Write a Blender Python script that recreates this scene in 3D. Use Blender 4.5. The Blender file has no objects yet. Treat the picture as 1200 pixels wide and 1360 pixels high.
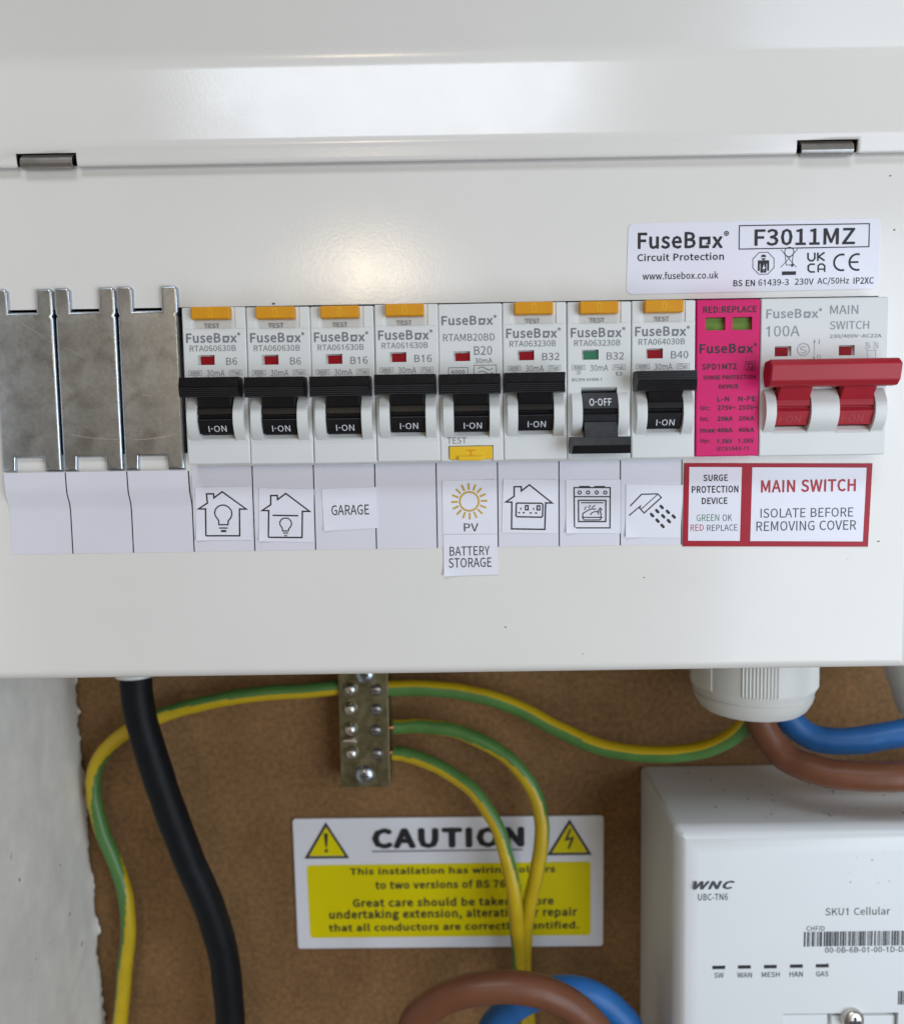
import bpy, bmesh, math, random
from mathutils import Vector, Matrix
random.seed(7)
# All measures below are millimetres: X right, Y away from the viewer (0 = front sheet of the
# consumer unit), Z up.  Everything is scaled to metres when the meshes are made.
MM = 0.001
sc = bpy.context.scene
COL = sc.collection

# ------------------------------------------------------------------ camera
def basis(p, y, r):
    F = Vector((math.sin(y)*math.cos(p), math.cos(y)*math.cos(p), -math.sin(p)))
    R = Vector((math.cos(y), -math.sin(y), 0)); U = R.cross(F)
    return R*math.cos(r)+U*math.sin(r), -R*math.sin(r)+U*math.cos(r), F
cam_d = bpy.data.cameras.new('camera'); cam = bpy.data.objects.new('camera', cam_d); COL.objects.link(cam)
CAM = Vector((130.18, -252.32, 37.17))
R_, U_, F_ = basis(0.0880, -0.0053, -0.0157)
m = Matrix((R_, U_, -F_)).transposed().to_4x4(); m.translation = CAM*MM
cam.matrix_world = m
cam_d.sensor_fit = 'HORIZONTAL'; cam_d.sensor_width = 36; cam_d.lens = 1154/1200*36
cam_d.clip_start = 0.01; cam_d.clip_end = 50
cam_d.dof.use_dof = True; cam_d.dof.focus_distance = 0.254; cam_d.dof.aperture_fstop = 12.0
sc.camera = cam

# ------------------------------------------------------------------ light
W = bpy.data.worlds.new('World'); sc.world = W; W.use_nodes = True
bg = W.node_tree.nodes['Background']; bg.inputs[0].default_value = (0.66, 0.54, 0.43, 1); bg.inputs[1].default_value = 0.15

def area(name, loc, target, sx, sy, power, col, shape='RECTANGLE'):
    d = bpy.data.lights.new(name, 'AREA'); d.shape = shape; d.size = sx; d.size_y = sy; d.energy = power; d.color = col
    o = bpy.data.objects.new(name, d); COL.objects.link(o); o.location = loc
    o.rotation_euler = (Vector(target)-Vector(loc)).to_track_quat('-Z', 'Y').to_euler()
    return o
area('high_window_light', (0.0, -1.35, 1.60), (0.12, 0, 0.08), 0.90, 0.50, 9.0, (0.82, 0.90, 1.0))
area('side_window_light', (0.62, -0.54, -0.11), (0.20, 0, -0.02), 0.50, 0.70, 3.1, (0.76, 0.87, 1.0))
area('warm_room_lamp', (-0.022, -1.40, 0.305), (0.10, 0, 0.08), 0.17, 0.17, 1.0, (1.0, 0.80, 0.54), 'DISK')
vs = sc.view_settings
vs.view_transform = 'Standard'; vs.look = 'None'; vs.exposure = 0.58; vs.gamma = 1.0; vs.use_curve_mapping = False
sc.render.engine = 'CYCLES'
sc.cycles.use_denoising = True
sc.cycles.max_bounces = 8

# ------------------------------------------------------------------ materials
def mat(name, col, rough=.5, metal=0, var=0, vscale=40, bump=0, bscale=600, spec=.5, rvar=0, speck=None, coat=0, fine=None):
    """procedural principled material: base colour with soft noise variation, bump grain, optional specks of dirt"""
    M_ = bpy.data.materials.new(name); M_.use_nodes = True
    nt = M_.node_tree; N = nt.nodes; L = nt.links; b = N['Principled BSDF']
    b.inputs['Base Color'].default_value = (*col, 1); b.inputs['Roughness'].default_value = rough
    b.inputs['Metallic'].default_value = metal; b.inputs['Specular IOR Level'].default_value = spec
    if coat: b.inputs['Coat Weight'].default_value = coat; b.inputs['Coat Roughness'].default_value = .08
    tc = N.new('ShaderNodeTexCoord')
    def noise(scale, detail=4, dist=0):
        n = N.new('ShaderNodeTexNoise'); n.inputs['Scale'].default_value = scale; n.inputs['Detail'].default_value = detail
        n.inputs['Distortion'].default_value = dist; L.new(tc.outputs['Object'], n.inputs['Vector']); return n
    src = None
    if var:
        n = noise(vscale, 5, .3); mx = N.new('ShaderNodeMix'); mx.data_type = 'RGBA'
        mr = N.new('ShaderNodeMapRange'); mr.inputs['From Min'].default_value = .3; mr.inputs['From Max'].default_value = .7
        L.new(n.outputs['Fac'], mr.inputs['Value']); L.new(mr.outputs['Result'], mx.inputs['Factor'])
        mx.inputs['A'].default_value = (*[c*(1-var) for c in col], 1); mx.inputs['B'].default_value = (*[min(1, c*(1+var)) for c in col], 1)
        L.new(mx.outputs['Result'], b.inputs['Base Color']); src = mx.outputs['Result']
    if fine:
        n = noise(fine[0], 8, .2); mr = N.new('ShaderNodeMapRange'); mr.inputs['From Min'].default_value = .3; mr.inputs['From Max'].default_value = .7
        mr.inputs['To Min'].default_value = 1-fine[1]; mr.inputs['To Max'].default_value = 1+fine[1]
        mx = N.new('ShaderNodeVectorMath'); mx.operation = 'SCALE'; L.new(n.outputs['Fac'], mr.inputs['Value']); L.new(mr.outputs['Result'], mx.inputs['Scale'])
        if src: L.new(src, mx.inputs[0])
        else: mx.inputs[0].default_value = col
        src = mx.outputs[0]; L.new(src, b.inputs['Base Color'])
    if rvar:
        n = noise(vscale*1.7, 6, .6); mr = N.new('ShaderNodeMapRange')
        mr.inputs['From Min'].default_value = .3; mr.inputs['From Max'].default_value = .7
        mr.inputs['To Min'].default_value = max(.03, rough-rvar); mr.inputs['To Max'].default_value = rough+rvar
        L.new(n.outputs['Fac'], mr.inputs['Value']); L.new(mr.outputs['Result'], b.inputs['Roughness'])
    if speck:
        scl, thr, dcol, amt = speck
        n = noise(scl, 3, 0); n2 = noise(scl/9, 2, 0)
        a = N.new('ShaderNodeMath'); a.operation = 'MULTIPLY_ADD'; a.inputs[1].default_value = .35; L.new(n2.outputs['Fac'], a.inputs[0]); L.new(n.outputs['Fac'], a.inputs[2])
        mr = N.new('ShaderNodeMapRange'); mr.inputs['From Min'].default_value = thr; mr.inputs['From Max'].default_value = thr+.04
        mr.inputs['To Max'].default_value = amt
        L.new(a.outputs[0], mr.inputs['Value'])
        mx = N.new('ShaderNodeMix'); mx.data_type = 'RGBA'; L.new(mr.outputs['Result'], mx.inputs['Factor'])
        if src: L.new(src, mx.inputs['A'])
        else: mx.inputs['A'].default_value = (*col, 1)
        mx.inputs['B'].default_value = (*dcol, 1); L.new(mx.outputs['Result'], b.inputs['Base Color'])
    if bump:
        n = noise(bscale, 3, 0); bp = N.new('ShaderNodeBump'); bp.inputs['Strength'].default_value = bump; bp.inputs['Distance'].default_value = .0004
        L.new(n.outputs['Fac'], bp.inputs['Height']); L.new(bp.outputs['Normal'], b.inputs['Normal'])
    return M_
PAINT = mat('cream_powder_coat', (.775, .755, .715), .18, rvar=.035, var=.014, vscale=30, bump=.045, bscale=1200, speck=(230, .966, (.33, .29, .24), .55))
BODY = mat('light_grey_plastic', (.70, .72, .71), .42, var=.02, vscale=60, bump=.03, bscale=3000, speck=(330, .975, (.35, .34, .32), .5))
BLACK = mat('black_plastic', (.008, .008, .010), .36, spec=.35, var=.2, vscale=300, bump=.05, bscale=2500, rvar=.06, speck=(700, .955, (.10, .095, .085), .5))
ORANGE = mat('orange_plastic', (.68, .295, .010), .4, spec=.3, var=.04, vscale=200)
YELLOWB = mat('yellow_plastic', (.80, .50, .01), .38, var=.03, vscale=200)
PINK = mat('pink_plastic', (.66, .010, .145), .5, spec=.3, var=.03, vscale=60, bump=.03, bscale=2500)
REDP = mat('red_plastic', (.40, .018, .032), .36, spec=.3, var=.05, vscale=90, bump=.02, bscale=1500)
REDW = mat('red_indicator', (.26, .004, .010), .5, spec=.15, var=.15, vscale=400)
GREENW = mat('green_indicator', (.01, .15, .075), .4, var=.15, vscale=400)
LIMEW = mat('lime_indicator', (.13, .23, .035), .45, spec=.2, var=.2, vscale=200)
GALV = mat('galvanised_steel', (.54, .585, .63), .33, 1, var=.12, vscale=80, bump=.02, bscale=1800, rvar=.07, fine=(1100, .10))
SCRATCH = mat('bare_scratch', (.85, .86, .88), .35, 1)
CLIP = mat('hinge_steel', (.36, .35, .335), .38, 1, var=.15, vscale=200)
PRINT = mat('grey_print', (.175, .185, .20), .6)
PRINTL = mat('pale_grey_print', (.28, .30, .33), .6)
INK = mat('black_ink', (.012, .012, .016), .55)
INKW = mat('white_ink', (.72, .74, .78), .5)
INKR = mat('red_ink', (.42, .012, .028), .5)
INKG = mat('green_ink', (.02, .20, .08), .5)
INKB = mat('blue_grey_ink', (.055, .065, .09), .5)
PAPER = mat('white_paper', (.80, .80, .87), .55, var=.012, vscale=60, bump=.04, bscale=700)
STRIP = mat('lavender_white_strip', (.73, .72, .79), .35, var=.015, vscale=70, bump=.05, bscale=250)
GLOSSL = mat('glossy_white_vinyl', (.78, .78, .86), .25, var=.01, vscale=60)
REDL = mat('red_vinyl', (.38, .004, .020), .35, spec=.25, var=.05, vscale=80)
SHADE = mat('painted_shade_steel', (.05, .05, .05), .7, var=.1)  # near-black base colour paints in the shade inside the box and screw slots
MDF = mat('brown_hardboard', (.205, .112, .047), .8, spec=.2, var=.15, vscale=34, bump=.4, bscale=800, fine=(480, .25), speck=(300, .905, (.08, .042, .017), .6))
PLASTER = mat('painted_plaster', (.79, .76, .69), .8, var=.08, vscale=14, bump=.35, bscale=200, fine=(120, .05), speck=(240, .90, (.20, .17, .13), .8))
WIREG = mat('green_insulation', (.075, .19, .045), .38, var=.10, vscale=120)
WIREY = mat('yellow_insulation', (.52, .36, .008), .38, var=.08, vscale=120)
CBLACK = mat('black_sheath', (.006, .007, .009), .5, spec=.18, var=.2, vscale=150, bump=.1, bscale=900)
CBROWN = mat('brown_sheath', (.165, .062, .031), .40, spec=.35, var=.08, vscale=120, bump=.04, bscale=700)
CBLUE = mat('blue_sheath', (.022, .125, .36), .42, spec=.35, var=.12, vscale=120, bump=.05, bscale=700)
COPPER = mat('copper', (.75, .32, .18), .3, 1)
GLANDM = mat('white_nylon', (.66, .665, .63), .42, var=.02, vscale=60)
BRASS = mat('dull_brass', (.22, .20, .115), .42, 1, var=.25, vscale=150, rvar=.12)
ZINC = mat('zinc_screw', (.42, .46, .50), .3, 1, var=.15, vscale=300)
STEEL = mat('screw_steel', (.62, .59, .54), .32, 1, var=.15, vscale=300)
SIGNW = mat('white_sign_plastic', (.74, .75, .80), .35, var=.015, vscale=40)
SIGNY = mat('yellow_sign_print', (.70, .60, .001), .45, spec=.2, var=.03, vscale=60)
HUBM = mat('white_abs', (.74, .765, .775), .40, var=.012, vscale=30, bump=.04, bscale=2500, speck=(520, .95, (.16, .14, .12), .75))
HUBP = mat('hub_print', (.05, .055, .065), .55)
SUNG = mat('sun_print', (.58, .36, .03), .5, var=.25, vscale=90)

# ------------------------------------------------------------------ helpers
ORG = {}                                                # mm origin of every object that parents others
def empty(name, org, label=None, cat=None, group=None):
    o = bpy.data.objects.new(name, None); o.empty_display_size = .01; COL.objects.link(o)
    o.location = Vector(org)*MM; ORG[o] = Vector(org); tag(o, label, cat, group); return o
def tag(o, label=None, cat=None, group=None, kind=None):
    for k, v in (('label', label), ('category', cat), ('group', group), ('kind', kind)):
        if v: o[k] = v
    return o
def origin(o): return ORG.get(o, Vector((0, 0, 0)))
def finish(name, me, mt, parent, smooth=35):
    for q in (mt if isinstance(mt, (list, tuple)) else [mt]): me.materials.append(q)
    if smooth:
        me.shade_smooth(); me.set_sharp_from_angle(angle=math.radians(smooth))
    o = bpy.data.objects.new(name, me); COL.objects.link(o)
    o.parent = parent; ORG[o] = origin(parent)
    if smooth:
        wn = o.modifiers.new('normals', 'WEIGHTED_NORMAL'); wn.keep_sharp = True; wn.weight = 100
    return o
def obj(name, bm, mt, parent=None, smooth=35):
    """link a bmesh (mm, world) as one mesh object; vertices are stored relative to the parent's origin"""
    og = origin(parent)
    bmesh.ops.transform(bm, matrix=Matrix.Scale(MM, 4) @ Matrix.Translation(-og), verts=bm.verts)
    me = bpy.data.meshes.new(name); bm.to_mesh(me); bm.free()
    return finish(name, me, mt, parent, smooth)
def thing(name, bm, mt, org, label, cat, group=None, smooth=35):
    """a thing that is one mesh, its origin at org"""
    bmesh.ops.transform(bm, matrix=Matrix.Scale(MM, 4) @ Matrix.Translation(-Vector(org)), verts=bm.verts)
    me = bpy.data.meshes.new(name); bm.to_mesh(me); bm.free()
    o = finish(name, me, mt, None, smooth); o.location = Vector(org)*MM; ORG[o] = Vector(org)
    return tag(o, label, cat, group)
def join(*bms):
    out = bmesh.new()
    for b in bms:
        me = bpy.data.meshes.new('tmp'); b.to_mesh(me); b.free(); out.from_mesh(me); bpy.data.meshes.remove(me)
    return out
def bevel(bm, w, seg=2, edges=None):
    bmesh.ops.bevel(bm, geom=edges or bm.edges[:], offset=w, segments=seg, profile=.5, affect='EDGES', clamp_overlap=True)
    return bm
def box(x0, x1, y0, y1, z0, z1, bev=0, seg=2):
    bm = bmesh.new(); bmesh.ops.create_cube(bm, size=1)
    for v in bm.verts:
        v.co = Vector(((x0+x1)/2+v.co.x*(x1-x0), (y0+y1)/2+v.co.y*(y1-y0), (z0+z1)/2+v.co.z*(z1-z0)))
    return bevel(bm, bev, seg) if bev else bm
def prism_x(prof, x0, x1, bev=0, seg=2):
    """profile [(y,z)] swept along X"""
    bm = bmesh.new()
    a = [bm.verts.new((x0, y, z)) for y, z in prof]; b = [bm.verts.new((x1, y, z)) for y, z in prof]
    n = len(prof); bm.faces.new(a); bm.faces.new(b[::-1])
    for i in range(n): bm.faces.new((a[i], b[i], b[(i+1) % n], a[(i+1) % n]))
    bmesh.ops.recalc_face_normals(bm, faces=bm.faces[:])
    return bevel(bm, bev, seg) if bev else bm
def prism_y(out, y0, y1, bev=0, seg=2):
    """outline [(x,z)] with thickness y0 (front) .. y1; the front rim is rounded"""
    bm = bmesh.new()
    a = [bm.verts.new((x, y0, z)) for x, z in out]; b = [bm.verts.new((x, y1, z)) for x, z in out]
    n = len(out); f = bm.faces.new(a); bm.faces.new(b[::-1])
    for i in range(n): bm.faces.new((a[i], b[i], b[(i+1) % n], a[(i+1) % n]))
    bmesh.ops.recalc_face_normals(bm, faces=bm.faces[:])
    if bev: bevel(bm, bev, seg, [e for e in bm.edges if all(abs(v.co.y-y0) < 1e-6 for v in e.verts)])
    return bm
def lathe(prof, c, n=48, axis='Z', rmod=None):
    """profile [(r,h)] round an axis through c"""
    bm = bmesh.new(); rings = []
    for r, h in prof:
        ring = []
        for k in range(n):
            a = 2*math.pi*k/n; q = r*(rmod(k, h) if rmod else 1)
            p = (q*math.cos(a), q*math.sin(a), h) if axis == 'Z' else (q*math.cos(a), h, q*math.sin(a))
            ring.append(bm.verts.new(Vector(c)+Vector(p)))
        rings.append(ring)
    for i in range(len(rings)-1):
        for k in range(n): bm.faces.new((rings[i][k], rings[i][(k+1) % n], rings[i+1][(k+1) % n], rings[i+1][k]))
    bm.faces.new(rings[0]); bm.faces.new(rings[-1][::-1])
    bmesh.ops.recalc_face_normals(bm, faces=bm.faces[:])
    return bm
def spline(pts, sub=10):
    P = [Vector(p) for p in pts]; P = [2*P[0]-P[1]]+P+[2*P[-1]-P[-2]]; out = []
    for i in range(1, len(P)-2):
        p0, p1, p2, p3 = P[i-1:i+3]
        for s in range(sub):
            t = s/sub
            out.append(.5*((2*p1)+(p2-p0)*t+(2*p0-5*p1+4*p2-p3)*t*t+(-p0+3*p1-3*p2+p3)*t**3))
    out.append(P[-2]); return out
def tube(pts, r, n=20, sub=12, stripe=None):
    """round cable along a smooth path; stripe = (start angle, end angle, share) paints one side of it with slot 1"""
    path = spline(pts, sub); bm = bmesh.new(); rings = []
    T = (path[1]-path[0]).normalized(); up = Vector((0, -1, 0)); nrm = (up-T*up.dot(T)).normalized()
    wob = random.uniform(0, 99)
    from mathutils import noise as NZ
    for i, p in enumerate(path):
        p = p+.35*Vector((NZ.noise((i*.11, wob, 0)), 0, NZ.noise((i*.11, wob, 7)))); rr = r*(1+.03*NZ.noise((i*.17, wob, 3)))
        T2 = (path[min(i+1, len(path)-1)]-path[max(i-1, 0)]).normalized()
        nrm = (nrm-T2*nrm.dot(T2)).normalized(); bn = T2.cross(nrm)
        rings.append([bm.verts.new(p+rr*(nrm*math.cos(2*math.pi*k/n)+bn*math.sin(2*math.pi*k/n))) for k in range(n)])
    for i in range(len(rings)-1):
        off = 0
        if stripe:
            A_ = stripe[0]; t = min(i/sub, len(A_)-1.001); off = math.radians(A_[int(t)]+(A_[int(t)+1]-A_[int(t)])*(t-int(t)))
        for k in range(n):
            f = bm.faces.new((rings[i][k], rings[i][(k+1) % n], rings[i+1][(k+1) % n], rings[i+1][k]))
            if stripe:
                a = (2*math.pi*(k+.5)/n-off+math.pi) % (2*math.pi)-math.pi
                f.material_index = 1 if abs(a) < math.pi*stripe[1] else 0
    bm.faces.new(rings[0]); bm.faces.new(rings[-1])
    bmesh.ops.recalc_face_normals(bm, faces=bm.faces[:])
    return bm
def cut(bm, *cutters):
    """boolean difference, returns a new bmesh"""
    def tmp(b):
        me = bpy.data.meshes.new('tmp'); b.to_mesh(me); b.free(); o = bpy.data.objects.new('tmp', me); COL.objects.link(o); return o
    A = tmp(bm); B = [tmp(c) for c in cutters]
    for b in B:
        md = A.modifiers.new('b', 'BOOLEAN'); md.operation = 'DIFFERENCE'; md.object = b; md.solver = 'EXACT'
    dg = bpy.context.evaluated_depsgraph_get(); me = bpy.data.meshes.new_from_object(A.evaluated_get(dg))
    out = bmesh.new(); out.from_mesh(me)
    for o in [A]+B: bpy.data.objects.remove(o)
    return out

# flat print: lettering, symbols and line drawings as thin sheets just proud of the surface they are printed on
# letter outlines (plain sans serif): character, advance | contour | contour ...
LETTERS = """A 383|3,0 61,0 106,141 275,141 319,0 381,0 224,462 159,462|120,187 143,258 167,336 189,415 192,415 214,336 260,187
B 414|64,0 211,0 337,34 386,136 359,210 292,246 292,249 342,287 359,349 315,436 200,462 64,462|122,266 122,416 193,416 275,399 302,342 276,286 190,266|122,47 122,221 202,221 296,200 328,137 295,69 202,47
C 402|238,-8 317,9 379,58 347,95 299,57 240,43 135,94 96,233 137,369 242,419 295,407 337,376 368,413 316,453 241,470 95,406 37,231 94,55
D 434|64,0 182,0 341,61 396,233 341,403 179,462 64,462|122,48 122,415 174,415 296,368 337,233 296,97 174,48
E 371|64,0 337,0 337,50 122,50 122,218 297,218 297,268 122,268 122,413 330,413 330,462 64,462
F 348|64,0 122,0 122,207 298,207 298,257 122,257 122,413 330,413 330,462 64,462
G 434|245,-8 328,7 388,45 388,239 236,239 236,191 334,191 334,70 298,50 251,43 137,94 96,233 138,369 250,419 309,406 350,376 381,413 329,452 248,470 97,406 37,231 95,55
H 459|64,0 122,0 122,218 337,218 337,0 396,0 396,462 337,462 337,268 122,268 122,462 64,462
I 185|64,0 122,0 122,462 64,462
J 337|149,-8 247,34 277,136 277,462 218,462 218,141 200,66 144,43 99,55 64,95 22,65 74,10
K 407|64,0 122,0 122,146 201,241 340,0 405,0 238,287 383,462 316,462 123,230 122,230 122,462 64,462
L 342|64,0 324,0 324,50 122,50 122,462 64,462
M 512|64,0 116,0 116,256 114,324 108,392 111,392 148,287 236,47 275,47 362,287 399,392 401,392 397,324 394,256 394,0 448,0 448,462 378,462 290,215 258,118 255,118 239,167 134,462 64,462
N 456|64,0 118,0 118,243 116,316 112,387 114,387 164,292 332,0 392,0 392,462 337,462 337,222 339,148 345,76 342,76 292,171 123,462 64,462
O 468|234,-8 376,57 431,233 376,407 234,470 92,407 37,233 92,57|234,43 134,94 96,233 134,369 234,419 334,369 371,233 334,94
P 399|64,0 122,0 122,184 198,184 321,219 368,326 320,432 195,462 64,462|122,231 122,415 188,415 279,396 310,326 281,254 190,231
Q 468|234,40 134,92 96,233 134,369 234,419 334,369 371,233 334,92|375,-116 413,-113 441,-105 430,-61 409,-65 381,-67 314,-52 268,-6 386,70 431,233 376,407 234,470 92,407 37,233 83,68 205,-6 268,-85
R 400|122,243 122,415 199,415 282,396 311,333 282,265 199,243|317,0 383,0 265,202 341,246 369,333 324,433 208,462 64,462 64,0 122,0 122,196 205,196
S 376|192,-8 306,30 349,123 321,202 253,246 188,275 136,302 111,352 134,401 197,419 255,408 303,376 333,413 274,454 197,470 93,436 52,348 83,270 146,229 212,200 267,170 289,118 264,64 192,43 123,59 65,100 30,60 101,10
T 378|159,0 218,0 218,413 358,413 358,462 20,462 20,413 159,413
U 454|228,-8 346,36 393,190 393,462 337,462 337,189 305,74 228,43 151,74 120,189 120,462 62,462 62,190 109,36
V 362|148,0 216,0 362,462 303,462 229,212 184,59 182,59 137,212 62,462 1,462
W 553|114,0 183,0 252,279 275,384 278,384 301,279 371,0 441,0 536,462 481,462 431,211 418,136 406,61 402,61 386,136 369,211 305,462 251,462 188,211 171,136 155,61 153,61 125,211 76,462 16,462
X 361|11,0 72,0 139,125 176,200 178,200 287,0 351,0 216,236 342,462 280,462 219,344 186,276 183,276 84,462 20,462 146,239
Y 335|138,0 196,0 196,179 335,462 275,462 169,230 166,230 121,332 61,462 -1,462 138,179
Z 380|32,0 350,0 350,50 103,50 347,427 347,462 54,462 54,413 275,413 32,35
a 355|137,-8 197,6 250,41 252,41 257,0 304,0 304,211 277,313 186,351 110,336 52,306 74,267 120,292 176,303 233,277 247,217 88,175 37,89 65,17|153,38 110,51 93,93 127,147 247,178 247,83 200,50
b 389|209,-8 312,40 357,176 322,303 221,351 165,337 113,303 116,364 116,502 58,502 58,0 104,0 109,35 112,35 159,3|199,40 160,48 116,76 116,256 163,291 207,303 277,268 297,176 270,76
c 321|193,-8 252,3 304,35 279,74 242,50 198,40 121,76 92,171 123,266 200,303 236,294 268,273 297,311 255,339 197,351 82,304 33,171 79,39
d 391|175,-8 232,6 286,0 333,0 333,502 275,502 275,370 278,311 234,340 182,351 78,303 33,171 72,39|187,40 117,75 93,171 122,266 192,303 233,294 275,267 275,87 232,52
e 349|197,-8 259,2 309,26 289,65 249,45 203,38 123,70 89,158 320,158 323,190 287,307 186,351 80,303 33,171 80,39|89,199 122,277 187,305 250,278 272,199
f 205|21,296 67,296 67,0 125,0 125,296 197,296 197,342 125,342 125,396 137,447 173,464 192,462 212,454 224,499 198,507 167,510 92,479 67,397 67,342 21,339
g 355|173,-158 300,-122 347,-39 317,23 228,42 160,42 113,53 100,79 107,103 122,120 147,112 173,108 262,141 298,228 290,268 270,298 340,298 340,342 221,342 200,349 173,351 83,318 45,229 59,174 89,137 89,134 64,108 52,71 61,36 83,14 83,11 45,-24 32,-66 72,-134|173,147 122,169 100,229 122,288 173,309 225,288 246,229 224,169|182,-118 109,-102 83,-58 91,-28 117,0 140,-4 221,-5 272,-15 290,-49 261,-96
h 383|58,0 116,0 116,248 162,287 209,301 259,279 274,209 274,0 332,0 332,217 306,317 227,351 164,334 113,294 116,364 116,502 58,502
i 173|58,0 116,0 116,342 58,342|87,413 115,423 125,451 115,478 87,488 60,478 49,451 60,423
j 173|22,-153 95,-122 116,-39 116,342 59,342 59,-39 50,-88 16,-107 -16,-100 -28,-144 -6,-150|87,413 114,423 125,451 114,478 87,488 59,478 49,451 59,423
k 348|58,0 115,0 115,90 179,165 279,0 342,0 212,204 326,342 262,342 117,162 115,162 115,502 58,502
l 179|118,-8 138,-7 152,-3 144,41 121,45 116,64 116,502 58,502 58,68 72,12
m 584|58,0 116,0 116,248 161,288 202,301 250,279 265,209 265,0 323,0 323,248 368,288 409,301 457,279 473,209 473,0 530,0 530,217 505,317 427,351 368,333 313,286 281,333 219,351 161,334 105,342 58,342
n 384|58,0 116,0 116,248 162,287 209,301 259,279 274,209 274,0 332,0 332,217 306,317 227,351 164,334 105,342 58,342
o 382|191,-8 301,39 349,171 301,304 191,351 80,304 33,171 80,39|191,40 119,76 92,171 119,266 191,303 263,266 291,171 263,76
p 391|58,-144 116,-144 116,-28 114,32 161,2 209,-8 312,40 357,176 322,303 221,351 163,336 105,342 58,342|199,40 160,48 116,76 116,256 163,291 207,303 277,268 297,176 270,76
q 391|275,-144 333,-144 333,342 287,342 234,340 182,351 78,303 33,171 72,39 175,-8 231,6 278,40 275,-23|187,40 117,75 93,171 122,266 192,303 233,294 275,267 275,87 232,52
r 245|58,0 116,0 116,220 157,281 202,299 235,294 246,343 229,349 209,351 156,332 111,280 105,342 58,342
s 295|147,-8 240,22 272,93 238,163 168,197 116,220 94,257 109,292 158,306 199,298 235,276 263,312 216,340 157,351 70,323 39,254 71,189 139,155 192,130 217,90 200,52 149,37 95,48 48,78 20,39 78,5
t 238|165,-8 198,-4 229,4 217,48 198,41 178,38 137,56 125,104 125,296 219,296 219,342 125,342 125,439 78,439 71,342 17,339 17,296 68,296 68,106 89,23
u 383|158,-8 220,9 271,54 273,54 277,0 325,0 325,342 268,342 268,100 222,55 175,42 126,63 111,132 111,342 53,342 53,125 78,26
v 328|132,0 199,0 320,342 263,342 199,147 167,47 164,47 132,147 68,342 8,342
w 505|112,0 179,0 228,183 240,232 251,283 254,283 265,233 277,185 326,0 396,0 489,342 434,342 384,144 363,49 360,49 336,144 282,342 226,342 173,144 150,49 147,49 127,144 76,342 17,342
x 314|9,0 70,0 116,80 151,141 154,141 191,80 241,0 304,0 192,173 296,342 236,342 193,267 163,210 160,210 127,267 81,342 18,342 122,178
y 328|64,-147 144,-113 192,-29 320,342 264,342 202,153 175,55 171,55 137,153 68,342 8,342 146,-1 138,-26 109,-79 61,-100 35,-95 23,-141 42,-146
z 299|22,0 281,0 281,47 95,47 275,311 275,342 42,342 42,296 202,296 22,31
0 350|175,-8 280,52 319,233 280,411 175,470 70,411 32,233 70,52|175,38 111,85 87,233 111,379 175,425 239,379 263,233 239,85
1 350|158,0 216,0 216,462 176,462 151,425 119,397 75,375 75,324 122,342 158,368
2 350|28,0 318,0 318,50 190,50 115,45 246,194 296,335 260,433 161,470 85,452 25,403 59,370 102,408 154,424 218,398 239,332 188,201 28,34
3 350|166,-8 271,27 314,124 286,201 217,241 217,244 276,285 299,355 261,440 164,470 93,455 35,415 66,379 110,411 162,424 219,404 240,350 212,288 112,262 112,218 224,193 256,125 230,63 162,40 95,56 48,93 18,55 76,11
4 350|214,0 268,0 268,127 330,127 330,173 268,173 268,462 205,462 13,165 13,127 214,127|214,173 72,173 178,331 215,399 217,399 214,315
5 350|165,-8 270,33 316,150 275,262 177,297 140,293 108,279 120,413 294,413 294,462 69,462 54,246 85,227 122,247 162,254 232,226 258,149 229,69 159,40 92,55 46,91 17,53 76,11
6 350|190,-8 283,33 323,142 288,251 194,287 139,272 89,231 126,381 209,423 249,413 282,388 314,423 269,457 206,470 87,413 35,221 79,49|91,185 138,231 185,244 247,216 268,142 245,66 190,37 121,75
7 350|125,0 185,0 215,229 320,427 320,462 31,462 31,413 255,413 159,225
8 350|176,-8 281,26 321,111 297,187 243,233 243,236 284,281 304,347 271,435 178,469 87,437 51,352 70,289 113,245 113,243 55,193 29,115 71,27|208,251 135,289 103,352 124,406 177,426 235,402 255,344 243,295|177,35 108,59 80,120 98,180 144,224 229,182 266,113 242,56
9 350|148,-8 264,51 316,251 271,416 160,470 67,429 28,320 63,212 155,175 212,190 262,231 224,82 146,40 103,49 68,75 37,39 83,5|261,280 213,232 164,218 103,246 82,320 105,397 161,425 230,388
. 175|88,-8 117,4 129,35 117,67 88,79 58,67 46,35 58,4
: 175|88,246 117,258 129,290 117,322 88,334 58,322 46,290 58,258|88,-8 117,4 129,35 117,67 88,79 58,67 46,35 58,4
, 175|47,-120 115,-68 139,12 126,62 91,79 60,69 47,39 60,9 89,-1 96,-1 79,-51 33,-86
- 219|29,154 190,154 190,199 29,199
~ 350|237,181 282,196 325,244 292,267 267,234 238,224 182,254 113,284 68,269 26,221 58,198 83,231 112,241 169,211
/ 247|7,-113 49,-113 238,500 196,500
·194|97,287 63,273 48,239 63,205 97,191 130,205 145,239 130,273
¹ 350|55,0 309,0 309,48 216,48 216,462 172,462 130,443 76,429 76,393 159,393 159,48 55,48"""
GL = {}
for ln in LETTERS.split('\n'):
    p_ = ln[1:].split('|'); GL[ln[0]] = (int(p_[0]), [[tuple(map(int, q.split(','))) for q in c.split(' ')] for c in p_[1:]])
from mathutils.geometry import tessellate_polygon
def area2(c): return sum(c[i-1][0]*c[i][1]-c[i][0]*c[i-1][1] for i in range(len(c)))
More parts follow.
